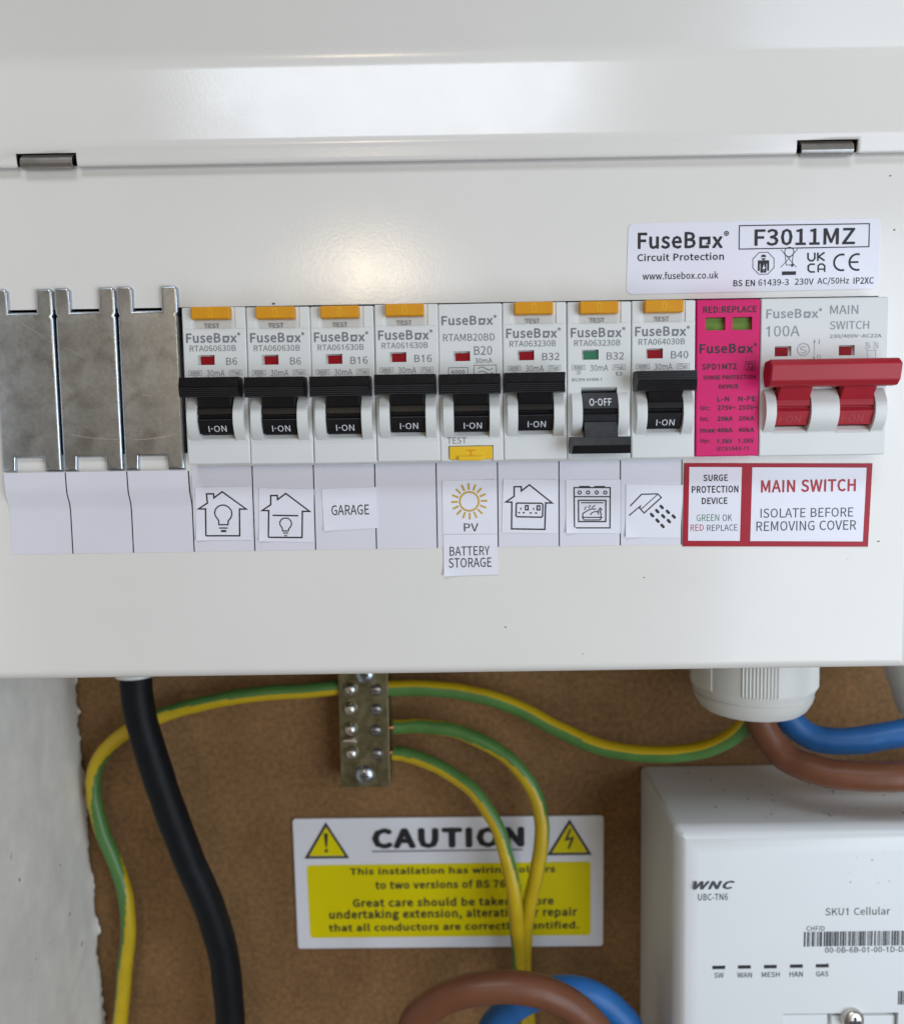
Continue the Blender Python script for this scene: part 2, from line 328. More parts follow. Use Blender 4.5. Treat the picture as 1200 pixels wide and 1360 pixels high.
def inside(p, c):
    r = False
    for i in range(len(c)):
        (x0, y0), (x1, y1) = c[i-1], c[i]
        if (y0 > p[1]) != (y1 > p[1]) and p[0] < (x1-x0)*(p[1]-y0)/(y1-y0)+x0: r = not r
    return r
TXT = {}; BW = 600
def glyphs(s, bold=0, shear=0):
    """outline text filled with faces, scaled to a unit box: vertices (u, w, layer), faces"""
    k = (s, bold, shear)
    if k not in TXT:
        V = []; Fc = []; pen = 0
        for ch in s:
            if ch == ' ': pen += 185; continue
            adv, cs = GL[ch]; sg = 1 if area2(max(cs, key=lambda c: abs(area2(c)))) < 0 else -1
            solid = [c for c in cs if area2(c)*sg < 0]; holes = [c for c in cs if area2(c)*sg > 0]
            for li, c in enumerate(solid):
                grp = [c]+[h for h in holes if inside(h[0], c)]
                flat = [p for q in grp for p in q]
                tri = tessellate_polygon([[Vector((x, y, 0)) for x, y in q] for q in grp])
                for kk in range(9 if bold else 1):      # heavier print: the letter struck again a little to every side
                    dx, dy = (bold*BW*math.cos(kk*math.pi/4), bold*BW*math.sin(kk*math.pi/4)) if kk < 8 and bold else (0, 0)
                    b = len(V); V += [(pen+x+dx+shear*y, y+dy, li+kk*.5) for x, y in flat]; Fc += [tuple(b+i for i in t) for t in tri]
            pen += adv+bold*832
        x0 = min(v[0] for v in V); x1 = max(v[0] for v in V); y0 = min(v[1] for v in V); y1 = max(v[1] for v in V)
        TXT[k] = ([((x-x0)/(x1-x0), (y-y0)/(y1-y0), l) for x, y, l in V], Fc)
    return TXT[k]
class Flat:
    def __init__(s): s.v = []; s.f = []; s.layer = 0
    def add(s, V, Fc):
        b = len(s.v); s.v += [(p[0], p[1], s.layer*.004+(p[2]*.002 if len(p) > 2 else 0)) for p in V]; s.f += [tuple(i+b for i in f) for f in Fc]; s.layer = (s.layer+1) % 12
        return s
    def text(s, body, x0, x1, z0, z1, bold=0, shear=0, rot=0):
        V, Fc = glyphs(body, bold, shear); cx, cz = (x0+x1)/2, (z0+z1)/2; out = []
        ca, sa = math.cos(rot), math.sin(rot)
        for u, w, l in V:
            x = x0+(x1-x0)*u-cx; z = z0+(z1-z0)*w-cz
            out.append((cx+x*ca-z*sa, cz+x*sa+z*ca, l))
        return s.add(out, Fc)
    def rect(s, x0, x1, z0, z1): return s.add([(x0, z0), (x1, z0), (x1, z1), (x0, z1)], [(0, 1, 2, 3)])
    def poly(s, pts): return s.add(pts, [tuple(range(len(pts)))])
    def disc(s, c, r, n=20, sx=1): return s.poly([(c[0]+sx*r*math.cos(2*math.pi*k/n), c[1]+r*math.sin(2*math.pi*k/n)) for k in range(n)])
    def stroke(s, pts, w, closed=False):
        """line of width w with mitred corners"""
        P = [Vector((p[0], p[1])) for p in pts]; n = len(P); L = []; Rr = []
        for i in range(n):
            a = P[i]-P[i-1] if (closed or i > 0) else P[1]-P[0]
            b = P[(i+1) % n]-P[i] if (closed or i < n-1) else P[-1]-P[-2]
            a.normalize(); b.normalize(); na = Vector((-a.y, a.x)); nb = Vector((-b.y, b.x)); mm_ = na+nb
            if mm_.length < 1e-6: mm_ = na
            mm_.normalize(); d = w/2/max(.35, mm_.dot(na))
            L.append(P[i]+mm_*d); Rr.append(P[i]-mm_*d)
        V = [tuple(p) for p in L+Rr]; m_ = n if closed else n-1
        return s.add(V, [(i, (i+1) % n, n+(i+1) % n, n+i) for i in range(m_)])
    def arc(s, c, r, a0, a1, w, n=16, sx=1):
        P = [(c[0]+sx*r*math.cos(math.radians(a0+(a1-a0)*k/n)), c[1]+r*math.sin(math.radians(a0+(a1-a0)*k/n))) for k in range(n+1)]
        return s.stroke(P[:-1], w, True) if abs(a1-a0) >= 360 else s.stroke(P, w)
    def frame(s, x0, x1, z0, z1, w): return s.stroke([(x0, z0), (x1, z0), (x1, z1), (x0, z1)], w, True)
    def logo(s, x0, x1, z0, z1, bold=.028):
        """the FuseBox word mark with its square letter o"""
        w = x1-x0; h = z1-z0
        s.text('FuseB', x0, x0+.635*w, z0, z1, bold)
        a, b = x0+.672*w, x0+.795*w; t = .032*w; q = z0+.70*h; gap = .028*w
        s.stroke([(b-t/2, z0+.24*h), (b-t/2, q-t/2), (a+t/2, q-t/2), (a+t/2, z0+t/2), (b-.12*(b-a), z0+t/2)], t)
        s.stroke([(b-.40*(b-a), z0+.27*h), (b-.1*t, z0+.27*h)], t*.55)
        s.text('x', x0+.812*w, x0+.93*w, z0, z0+.70*h, bold)
        c = (x0+.968*w, z1-.13*h); s.arc(c, .022*w, 0, 360, .010*w, 14); s.disc(c, .011*w, 8)
        return s
    def build(s, name, mt, parent, y, yf=None):
        og = origin(parent); me = bpy.data.meshes.new(name)
        me.from_pydata([((x-og.x)*MM, ((yf(z) if yf else y)-l-og.y)*MM, (z-og.z)*MM) for x, z, l in s.v], [], s.f)
        me.update()
        bm = bmesh.new(); bm.from_mesh(me)
        for f in bm.faces:
            f.normal_update()
            if f.normal.y > 0: f.normal_flip()
        bm.to_mesh(me); bm.free()
        return finish(name, me, mt, parent, 0)
def clone(src, parent):
    o = src.copy(); COL.objects.link(o); o.parent = parent; ORG[o] = origin(parent); return o

# ================================================================== the setting
bd = thing('backboard', box(-60, 460, 105, 118, -330, 230), MDF, (130, 105, -330), None, None); tag(bd, kind='structure')
def plaster():
    """the cupboard's side wall: uneven plaster with a ragged edge where it laps onto the board"""
    bm = bmesh.new(); rnd = random.Random(3); ny, nz = 40, 300; g = []
    from mathutils import noise as NZ
    for j in range(nz+1):
        z = -330+560*j/nz; row = []
        for i in range(ny+1):
            t = i/ny; y = -60+(163.2)*(1-(1-t)**2)
            x = -30.2-(z+63)*0.028
            x += .9*NZ.noise(Vector((y*.03, z*.03, 1)))+.35*NZ.noise(Vector((y*.12, z*.12, 5)))
            e = max(0, (t-.80)/.20)
            x += e*e*(2.2*NZ.noise(Vector((0, z*.09, 9)))+1.5*NZ.noise(Vector((3, z*.35, 2)))+.8*NZ.noise(Vector((7, z*1.1, 4))))
            row.append(bm.verts.new((x, y, z)))
        g.append(row)
    for j in range(nz):
        for i in range(ny): bm.faces.new((g[j][i], g[j][i+1], g[j+1][i+1], g[j+1][i]))
    r = bmesh.ops.extrude_face_region(bm, geom=bm.faces[:])
    for v in r['geom']:
        if isinstance(v, bmesh.types.BMVert): v.co.x = -75
    bmesh.ops.recalc_face_normals(bm, faces=bm.faces[:])
    return bm
wl = thing('side_wall', plaster(), PLASTER, (-40, 20, -330), None, None); tag(wl, kind='structure')

# ================================================================== consumer unit
XL, XR, ZB, ZH = -10.0, 262.6, -33.6, 114.6
CX0, CX1, CZ0, CZ1 = -0.8, 251.2, 33.2, 74.9            # opening for the devices
unit = empty('consumer_unit', (125, 52, ZB), 'cream metal consumer unit with its lid folded up above a row of breakers', 'consumer unit')
def panel():
    bm = bmesh.new(); r = 3.2
    rows = [(26, ZB), (r+6, ZB)]+[(r-r*math.sin(a), ZB+r-r*math.cos(a)) for a in [math.pi/2*k/6 for k in range(0, 7)]]
    rows += [(0, CZ0), (0, CZ1), (0, ZH)]
    q = 2.4
    xs = [(XL, 26), (XL, q+4)]+[(XL+q-q*math.cos(a), q-q*math.sin(a)) for a in [math.pi/2*k/5 for k in range(0, 6)]]
    xs += [(CX0, 0), (CX1, 0)]+[(XR-q+q*math.sin(a), q-q*math.cos(a)) for a in [math.pi/2*k/5 for k in range(0, 6)]]+[(XR, q+4), (XR, 26)]
    g = [[bm.verts.new((x, max(y, yy), z)) for x, yy in xs] for y, z in rows]
    ic = [i for i, (x, yy) in enumerate(xs) if x == CX0][0]; jc = [j for j, (y, z) in enumerate(rows) if z == CZ0][0]
    for j in range(len(rows)-1):
        for i in range(len(xs)-1):
            if i == ic and j == jc: continue
            try: bm.faces.new((g[j][i], g[j][i+1], g[j+1][i+1], g[j+1][i]))
            except ValueError: pass
    bmesh.ops.remove_doubles(bm, verts=bm.verts[:], dist=1e-4)
    bmesh.ops.recalc_face_normals(bm, faces=bm.faces[:])
    return bm
pn = obj('front_panel', panel(), PAINT, unit)
md = pn.modifiers.new('sheet', 'SOLIDIFY'); pn.modifiers.move(1, 0); md.thickness = 1.1*MM; md.offset = -1
# the box behind the front sheet (open towards the devices)
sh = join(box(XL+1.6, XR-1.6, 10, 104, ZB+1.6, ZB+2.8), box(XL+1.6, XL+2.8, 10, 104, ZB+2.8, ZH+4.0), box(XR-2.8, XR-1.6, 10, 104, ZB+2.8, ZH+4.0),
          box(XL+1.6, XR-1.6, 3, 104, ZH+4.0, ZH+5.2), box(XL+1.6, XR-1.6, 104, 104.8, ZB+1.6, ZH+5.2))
obj('enclosure_box', sh, SHADE, unit)  # whole box coloured dark so the shade inside is painted in
obj('mounting_rail', box(0, 250, 46, 47.5, 34, 69, .3), GALV, unit)
# lid, folded up: a lip at the hinge, a bend, a face leaning back, a hollow, then the main face leaning forward
CLIPS = [(17.29,114.4), (234.62,115.21)]
def lid():
    def turn(y, z, a0, a1, r, n=7):
        """circular bend from lean a0 to lean a1 (degrees from vertical, + = leaning away)"""
        pts = []; s = 1 if a1 > a0 else -1; L_ = r*math.radians(abs(a1-a0))/n; a = a0
        for k in range(n):
            a = a0+(a1-a0)*(k+.5)/n; y += L_*math.sin(math.radians(a)); z += L_*math.cos(math.radians(a)); pts.append((y, z))
        return pts
    P = [(-2.0, ZH-1.0), (-2.45, ZH-.4), (-2.65, ZH+.5), (-2.85, ZH+2.7)]
    y, z = -3.1, ZH+3.7; P.append((y, z))
    P += turn(y, z, -10, 13, 5.5); y, z = P[-1]
    L_ = 20.5; y += L_*math.sin(math.radians(13)); z += L_*math.cos(math.radians(13)); P.append((y, z))
    P += turn(y, z, 13, -22, 9, 9); y, z = P[-1]
    for k in range(3): y += 14*math.sin(math.radians(-22-1.5*k)); z += 14*math.cos(math.radians(-22-1.5*k)); P.append((y, z))
    P += turn(y, z, -26, -80, 8, 8)
    xs = [XL-1, -6, 2, 20, 60, 100, 140, 180, 220, 236, 244, XR-4, XR+1]
    for c in CLIPS: xs += [c[0]-8.5, c[0]+8.5]
    xs = sorted(xs); bm = bmesh.new()
    g = [[bm.verts.new((x, yy, zz)) for x in xs] for yy, zz in P]
    for j in range(len(P)-1):
        for i in range(len(xs)-1):
            xm = (xs[i]+xs[i+1])/2
            if j < 3 and any(abs(xm-c[0]) < 8.5 for c in CLIPS): continue
            bm.faces.new((g[j][i], g[j][i+1], g[j+1][i+1], g[j+1][i]))
    for v in [v for v in bm.verts if not v.link_faces]: bm.verts.remove(v)
    bmesh.ops.recalc_face_normals(bm, faces=bm.faces[:])
    bmesh.ops.reverse_faces(bm, faces=bm.faces[:]) if bm.faces[len(bm.faces)//2].normal.y > 0 else None
    return bm
ld = obj('lid', lid(), PAINT, unit, 60)
md = ld.modifiers.new('sheet', 'SOLIDIFY'); ld.modifiers.move(1, 0); md.thickness = 1.0*MM; md.offset = -1
for c in CLIPS:
    x = c[0]; pr = [(4.5, ZH+3.3), (.5, ZH+3.3), (-1.7, ZH+2.6), (-3.0, ZH+1.3), (-3.2, ZH-.2), (-2.6, ZH-1.1), (-1.4, ZH-1.4)]
    inner = [(y+(.9 if y < 1 else 0), z-(.8 if z > ZH+1 else -.5)) for y, z in pr][::-1]
    obj('hinge_clip', prism_x(pr+inner, x-7.3, x+7.3, .18, 1), CLIP, ld, 50)

# old scuffs and specks on the paint
SCUFF = mat('grime', (.16, .12, .085), .7, var=.3, vscale=900)
for q, sz in zip([(78.81,75.47),(253.04,4.4),(184.83,-5.24),(253.58,108.04),(255.07,93.14),(144.08,-19.44),(31.84,75.81)], (.55, .45, .3, .35, .4, .35, .3)):
    Flat().poly([(q[0]+sz*(1.5+.5*random.random())*math.cos(a)*.6, q[1]+sz*(.4+.3*random.random())*math.sin(a)) for a in [2*math.pi*k/9 for k in range(9)]]).build('grime_speck', SCUFF, pn, -.03)

# ================================================================== blanking plates
blank_labels = ['galvanised steel blanking plate at the far left, cut by the picture edge',
                'middle galvanised steel blanking plate with a curved scratch near its foot',
                'galvanised steel blanking plate touching the first breaker']
for i, lab in enumerate(blank_labels):
    x0 = -1.15+17.82*i; x1 = x0+17.45; zt, zs, zn, zf = 80.6+.12*i, 73.9, 32.5, 28.7
    bk = empty('blanking_plate', ((x0+x1)/2, 0, zf), lab, 'blanking plate', 'blanking plates beside the breakers')
    a, b = x0+4.6, x1-4.9; c = .8
    out = [(x0+.1, zf), (x0+4.0, zf), (x0+4.2, zn), (x1-5.2, zn), (x1-5.0, zf), (x1-.1, zf), (x1-.1, zs-1.8), (x1-.5, zs-1.2), (x1-.05, zs-.4), (x1-.05, zt-c), (x1-.05-c, zt),
           (b+.5, zt), (b, zt-.5), (b, zs), (a, zs), (a, zt-c), (a-c, zt), (x0+.6, zt), (x0+.05, zt-.6), (x0+.05, zs-.4), (x0+.5, zs-1.2), (x0+.1, zs-1.8)]
    obj('plate', prism_y(out, -1.5, .9, .85, 4), GALV, bk, 40)
    obj('folded_edge', prism_x([(-1.0, zs+.02), (-1.3, zs-.9), (-.6, zs-1.25), (.6, zs-.9), (.6, zs+.02)], a+.2, b-.2, .12, 2), GALV, bk)
    obj('folded_edge', prism_x([(-.9, zn-.02), (-1.45, zn+.7), (-1.0, zn+1.2), (.4, zn+.8), (.4, zn-.02)], x0+4.4, x1-5.4, .12, 2), GALV, bk)
    for ln, wd in ((([(6.94,71.17),(9.84,69.22),(12.94,67.05),(15.84,64.89)], .12),), (([(19.61,39.12),(22.84,38.42),(26.73,37.92),(30.42,37.65),(33.67,37.49)], .2), ([(19.02,63.99),(21.54,62.67),(24.47,60.92)], .11)), (([(37.58,37.32),(41.29,37.48),(45,37.86),(48.72,38.45)], .2), ([(40.36,50.2),(43.37,49.73)], .11)))[i]:
        Flat().stroke(ln, wd).build('scratch', SCRATCH, bk, -1.512)

# ================================================================== breakers
ZT, ZO, X0, PITCH = 73.43, 29.93, 54.72, 17.8           # tops and feet of the devices, left side of the first one
FACE = -8.0
def V(v): return ZT-v
def P2(pts): return [(FACE-p, V(v)) for p, v in pts]    # (protrusion, distance from the top) -> (y, z)
def device_root(name, i, label, cat, group=None, n=1):
    o = empty(name, (X0+PITCH*i+PITCH*n/2, 10, ZO), label, cat, group); jr = random.Random(40+i)
    o.location += Vector((0, jr.uniform(-.22, .22), jr.uniform(-.14, .14)))*MM; o.rotation_euler = (math.radians(jr.uniform(-.25, .25)), math.radians(jr.uniform(-.12, .12)), math.radians(jr.uniform(-.3, .3)))
    return o
def bar(prof, x0, x1, teeth=None, bev=.25):
    pts = []
    n = len(prof)
    for i in range(n):
        a, b = prof[i], prof[(i+1) % n]; pts.append(a)
        if teeth and i in teeth:
            k = 5; dx, dz = b[0]-a[0], b[1]-a[1]; l = math.hypot(dx, dz); nx, nz = -dz/l*.26, dx/l*.26
            for j in range(1, k*2):
                t = j/(k*2); s = teeth[i] if j % 2 else 0
                pts.append((a[0]+dx*t+nx*s, a[1]+dz*t+nz*s))
    bm = prism_x(pts, x0, x1, bev if not teeth else 0, 2)
    for v in bm.verts:                                  # the ends lean in towards the front
        q = max(0, FACE-v.co.y-3.2)*.16; v.co.x += q if v.co.x < (x0+x1)/2 else -q
    return bm

def housing(x, w, recesses, holes, extra=(), bev=.45):
    h = box(x+.06, x+w-.06, FACE, 40, ZO, ZT, bev, 3)
    cs = []
    for u0, u1 in recesses:
        cs.append(prism_x(P2([(1, 22.6), (-1.2, 24.4), (-7, 24.9), (-7, 35.0), (-1.5, 35.3), (1, 38.6)]), x+u0, x+u1))
    for u0, u1, v0, v1 in holes:                        # indicator windows with slanted sides
        cs.append(box(x+u0, x+u1, FACE-1, FACE+1.1, V(v1), V(v0)))
    return cut(h, *cs, *extra)
def cheek(x, u0, u1, v0=24.9, v1=36.8, p=3.1):
    vc = (v0+v1)/2; hv = (v1-v0)/2; R = (hv*hv+p*p)/(2*p); pts = [(-.3, v0)]
    a = math.asin(min(1, hv/R))
    for k in range(15):
        t = -a+2*a*k/14; pts.append((p-R+R*math.cos(t), vc+R*math.sin(t)))
    pts.append((-.3, v1))
    return prism_x(P2(pts), x+u0, x+u1, .22, 2)
DRUM_ON = [(-5, 25), (-0.1, 25), (1.5, 26.6), (2.2, 28), (2.4, 29.7), (1.6, 29.85), (1.6, 30.25), (2.2, 30.35), (2.2, 30.6), (1.8, 30.75), (1.8, 31), (2.5, 31.1), (0.7, 35), (-5, 35)]
DRUM_OFF = [(-5, 25), (0.7, 25), (2.5, 29.5), (1.8, 29.6), (1.8, 30), (2.3, 30.1), (2.3, 30.5), (1.7, 30.65), (1.7, 31), (2.3, 31.1), (1.7, 33.4), (-0.1, 35), (-5, 35)]
NECK_ON = [(.6, 25.2), (2.6, 21.6), (4.6, 21.5), (4.8, 23.6), (2.2, 27.8), (.6, 27.8)]
NECK_OFF = [(.6, 33.0), (2.2, 33.0), (4.4, 37.6), (5.0, 39.5), (3.2, 40), (.4, 35.1)]
BAR_ON = [(2, 22.4), (2.8, 19.75), (5.7, 19.6), (7.3, 22.3), (6, 24.95), (3, 25.1)]
BAR_OFF = [(2.8, 39.4), (4, 37.2), (7, 37.3), (8.1, 39.5), (6.6, 41.8), (3.6, 41.7)]
def text_on(x, s, u0, u1, v0, v1, facet, mt, parent, bold=0.0, name='lettering'):
    (pa, va), (pb, vb) = facet
    f = Flat().text(s, x+u0, x+u1, V(v1), V(v0), bold)
    return f.build(name, mt, parent, 0, lambda z: FACE-(pa+(pb-pa)*((ZT-z)-va)/(vb-va))-.07)
def wave(f, x0, x1, zc, amp, w):
    P = [(x0+(x1-x0)*k/14, zc+amp*math.sin(2*math.pi*k/14)) for k in range(15)]; f.stroke(P, w)

proto = {}
def part(key, root, make):
    """parts that look alike share one mesh between the breakers"""
    if key in proto: return clone(proto[key], root)
    proto[key] = make(); return proto[key]

def breaker(i, model, amps, label, on=True, lit=None, variant=False):
    x = X0+PITCH*i; root = device_root('circuit_breaker', i, label, 'circuit breaker', 'breakers in a row on the rail')
    w = PITCH; win = REDW if on else GREENW
    if not variant:
        part('housing', root, lambda: obj('housing', housing(x, w, [(3.9, 13.9)], [(4.1, 8.75, 13.1, 15.85)],
             [box(x+2.5, x+15.0, FACE-1, FACE+.35, V(5.85), ZT+1), box(x-1, x+w+1, FACE-1, FACE+.12, V(6.0), V(5.85)), box(x-1, x+w+1, FACE-1, FACE+.10, V(37.75), V(37.62))]), BODY, root))
        tb = part('test_button', root, lambda: obj('test_button', join(box(x+3.25, x+13.9, FACE-2.3, FACE+2, V(3.55), V(.15), .4, 3)), ORANGE, root))
        def tmark():
            f = Flat(); cx = x+8.6
            f.stroke([(cx-.5, V(.8)), (cx+.5, V(.8))], .2); f.stroke([(cx-.5, V(.9)), (cx-.5, V(2.9)), (cx+.5, V(2.9)), (cx+.5, V(.9))], .14)
            return f.build('embossed_mark', YELLOWB, tb, FACE-2.34)
        if 'tmark' not in proto: proto['tmark'] = tmark()
        else: clone(proto['tmark'], tb)
    else:
        part('housing_b', root, lambda: obj('housing', housing(x, w, [(3.9, 13.9)], [(4.1, 8.75, 13.0, 15.7)],
             [box(x+2.3, x+14.9, FACE-1, FACE+.8, ZO-1, V(39.1))]), BODY, root))
        tb = obj('test_button', join(box(x+2.6, x+14.6, FACE-.5, FACE+2, V(43.0), V(39.35), .25, 2), box(x+5.0, x+12.0, FACE-1.4, FACE-.4, V(43.3), V(42.1), .25, 2)), YELLOWB, root)
        f = Flat(); f.stroke([(x+7.2, V(40.45)), (x+9.9, V(40.45))], .32); f.stroke([(x+8.55, V(40.6)), (x+8.55, V(41.9))], .45)
        f.build('embossed_mark', ORANGE, tb, FACE-.55)
    iw = part('indicator'+str(on)+str(variant), root, lambda: obj('indicator_window', box(x+4.75, x+8.72, FACE+.55, FACE+1.6, V(15.8), V(13.45)), win, root))
    part('cheekl', root, lambda: obj('guard_cheek', cheek(x, 1.05, 3.95), BODY, root))
    part('cheekr', root, lambda: obj('guard_cheek', cheek(x, 13.85, 16.8), BODY, root))
    dr = part('drum'+str(on), root, lambda: obj('drum', prism_x(P2(DRUM_ON if on else DRUM_OFF), x+4.0, x+13.8, .12, 1), BLACK, root))
    hd = part('handle'+str(on), root, lambda: obj('handle', join(
        bar(P2(BAR_ON if on else BAR_OFF), x-.15, x+17.05, {1: 1, 2: 1, 3: 1} if on else {1: .5}), prism_x(P2(NECK_ON if on else NECK_OFF), x+4.3, x+13.5, .2, 1)), BLACK, root, 30))
    if on: part('onmark', root, lambda: text_on(x, 'I·ON', 6.7, 11.7, 32.75, 34.45, ((2.5, 31.1), (.7, 35.0)), INKW, root))
    else: text_on(x, 'O·OFF', 5.9, 12.1, 26.6, 28.7, ((.7, 25.0), (2.5, 29.5)), INKW, root, .012)
    f = Flat()
    if not variant:
        f.text('TEST', x+6.3, x+10.5, V(5.72), V(4.45), .012)
        f.logo(x+1.05, x+16.2, V(9.75), V(7.1))
        f.text(model, x+2.0, x+14.8, V(12.1), V(10.45)); f.text(amps, x+(12.0 if len(amps) == 2 else 11.0), x+(15.0 if len(amps) == 2 else 15.8), V(15.95), V(13.9))
        f.frame(x+1.4, x+5.0, V(18.6), V(17.35), .09); f.text('6000', x+1.95, x+4.45, V(18.4), V(17.55), .012); f.stroke([(x+2.7, V(18.65)), (x+2.7, V(19.8)), (x+3.7, V(19.8)), (x+3.7, V(18.65))], .09); f.text('3', x+2.95, x+3.4, V(19.65), V(18.8), .01)
        f.text('30mA', x+6.4, x+11.4, V(19.0), V(17.25))
        f.frame(x+12.7, x+16.1, V(18.75), V(17.35), .09); wave(f, x+13.1, x+15.7, V(17.85), .25, .13); wave(f, x+13.1, x+15.7, V(18.3), .22, .13); f.stroke([(x+14.5, V(18.5)), (x+15.4, V(17.6))], .1)
        f.text('E3', x+13.6, x+15.3, V(20.3), V(19.3), .01)
        if not on: f.text('IEC/EN 61009-1', x+1.3, x+9.6, V(21.9), V(20.9), .012)
        f.build('lettering', PRINT, root, FACE-.06)
        # the word TEST sits in the shallow recess round the button
    else:
        f.logo(x+1.0, x+16.3, V(5.85), V(3.3)); f.text(model, x+1.4, x+15.7, V(10.2), V(8.2)); f.text(amps, x+9.9, x+14.9, V(14.1), V(11.65)); f.text('30mA', x+10.1, x+14.9, V(16.35), V(14.95))
        f.frame(x+2.75, x+8.1, V(19.7), V(17.45), .16); f.text('6000', x+3.5, x+7.3, V(19.1), V(18.05), .012)
        f.frame(x+9.8, x+16.0, V(19.85), V(16.9), .16); wave(f, x+11.0, x+15.0, V(17.8), .4, .2); wave(f, x+11.0, x+15.0, V(18.9), .4, .2)
        f.text('TEST', x+2.0, x+7.4, V(38.55), V(36.75))
        f.build('lettering', PRINT, root, FACE-.06)
    return root
breaker(0, 'RTA060630B', 'B6', 'leftmost breaker, marked B6, above the upstairs lamp label')
breaker(1, 'RTA060630B', 'B6', 'breaker marked B6 above the downstairs lamp label')
breaker(2, 'RTA061630B', 'B16', 'breaker marked B16 above the GARAGE label')
breaker(3, 'RTA061630B', 'B16', 'breaker marked B16 above the empty strip cell')
breaker(4, 'RTAMB20BD', 'B20', 'breaker marked B20 with its yellow test button at the bottom', variant=True)
breaker(5, 'RTA063230B', 'B32', 'switched-on breaker marked B32 above the socket label')
breaker(6, 'RTA063230B', 'B32', 'switched-off breaker with lowered handle and green indicator', on=False)
breaker(7, 'RTA064030B', 'B40', 'breaker marked B40 beside the pink surge device')

# ------------------------------------------------------------------ surge protection device
x = X0+PITCH*8+.05; w = PITCH-.15
spd = device_root('surge_protection_device', 8, 'bright pink surge protection device with two green windows', 'surge protector')
obj('housing', cut(box(x+.05, x+w, FACE-.1, 40, ZO+.35, ZT+.1, .45, 3), box(x+2.55, x+8.0, FACE-1, FACE+1.5, V(8.3), V(4.75)), box(x+9.95, x+15.4, FACE-1, FACE+1.5, V(8.3), V(4.75))), PINK, spd)
for u in (2.5, 9.9): obj('indicator_window', box(x+u+.1, x+u+5.5, FACE+1.2, FACE+1.9, V(8.25), V(4.8)), LIMEW, spd)
f = Flat(); B_ = .032
def st(s, u0, v0, u1, v1, b=B_): f.text(s, x+u0, x+u1, V(v1), V(v0), b)
st('RED:REPLACE', 1.8, 1.75, 16.6, 3.55); f.logo(x+.95, x+16.9, V(14.6), V(12.0), .03)
st('SPD1MT2', 1.7, 17.4, 11.3, 19.1, .03); f.frame(x+13.7, x+16.4, V(19.35), V(17.0), .14); st('T2', 14.1, 17.4, 16.0, 18.95)
st('SURGE PROTECTION', 2.0, 20.65, 16.6, 21.8, .038); st('DEVICE', 6.4, 23.2, 11.8, 24.35, .038)
st('L-N', 6.0, 26.5, 9.3, 27.9); st('N-PE', 11.8, 26.5, 16.7, 27.9)
for vv, a, b, c in ((28.95, 'Uc:', '275V~', '255V~'), (31.95, 'In:', '20kA', '20kA'), (35.15, 'Imax:', '40kA', '40kA'), (38.2, 'Up:', '1.5kV', '1.5kV')):
    st(a, 1.35, vv, 1.35+(4.4 if a == 'Imax:' else 2.6 if a != 'In:' else 2.2), vv+1.35, .038)
    st(b, 6.1, vv, 11.2 if 'V~' in b else 10.4, vv+1.35, .038); st(c, 12.0, vv, 17.2 if 'V~' in c else 16.4, vv+1.35, .038)
st('IEC61643-11', 6.0, 40.45, 14.9, 41.6, .02)
f.build('lettering', INK, spd, FACE-.16)

# ------------------------------------------------------------------ main switch
x = X0+PITCH*9+.05; w = 35.2
ms = device_root('main_switch', 9, 'double-width main switch with a long red handle', 'main switch', n=2)
obj('housing', housing(x, w, [(3.7, 13.4), (21.0, 31.0)], [(4.0, 8.6, 13.1, 15.9), (21.7, 26.1, 13.1, 15.9)]), BODY, ms)
for u in (4.1, 21.8): obj('indicator_window', box(x+u+.05, x+u+3.7, FACE+.55, FACE+1.6, V(15.8), V(13.4)), REDW, ms)
for u0, u1 in ((.9, 3.8), (13.3, 21.1), (30.9, 34.2)): obj('guard_cheek', cheek(x, u0, u1), BODY, ms)
for u0, u1 in ((3.9, 13.2), (21.2, 30.8)):
    obj('drum', prism_x(P2(DRUM_ON), x+u0, x+u1, .12, 1), REDP, ms)
    text_on(x, 'I·ON', u0+1.2, u0+7.0, 32.3, 34.3, ((2.5, 31.1), (.7, 35.0)), mat('raised_red_mark', (.46, .05, .055), .45), ms)
BAR_M = [(2.5, 21), (3.7, 17.7), (7.7, 17.3), (9.5, 18.8), (8.5, 23.2), (6.9, 24.6), (3.7, 24.7)]
hm = obj('handle', join(prism_x(P2(BAR_M), x-.2, x+34.9, .5, 3), prism_x(P2([(.6, 25.2), (2.6, 21.6), (5.0, 21.5), (5.2, 23.6), (2.2, 28.0), (.6, 28.0)]), x+4.2, x+13.0, .2, 1),
         prism_x(P2([(.6, 25.2), (2.6, 21.6), (5.0, 21.5), (5.2, 23.6), (2.2, 28.0), (.6, 28.0)]), x+21.5, x+30.5, .2, 1)), REDP, ms)
f = Flat()
f.logo(x+1.5, x+16.9, V(5.5), V(3.0), .02); f.text('100A', x+1.6, x+10.8, V(10.5), V(7.5))
f.text('MAIN', x+19.1, x+26.8, V(4.6), V(2.2)); f.text('SWITCH', x+19.1, x+29.9, V(8.75), V(6.5)); f.text('230/400V~AC22A', x+19.1, x+33.4, V(11.3), V(10.05), .01)
c = (x+11.9, V(14.1)); f.arc(c, 1.65, 0, 360, .16, 24); f.stroke([(c[0]+.75, c[1]+.75), (c[0]-.55, c[1]+.75), (c[0]-.8, c[1]+.2), (c[0]+.8, c[1]-.4), (c[0]+.5, c[1]-.9), (c[0]-.7, c[1]-.9)], .14)
f.stroke([(x+14.9, V(11.7)), (x+14.9, V(16.8))], .13); f.poly([(x+14.55, V(12.2)), (x+15.25, V(12.2)), (x+14.9, V(11.3))]); f.poly([(x+14.55, V(16.2)), (x+14.9, V(17.1)), (x+15.25, V(16.2))])
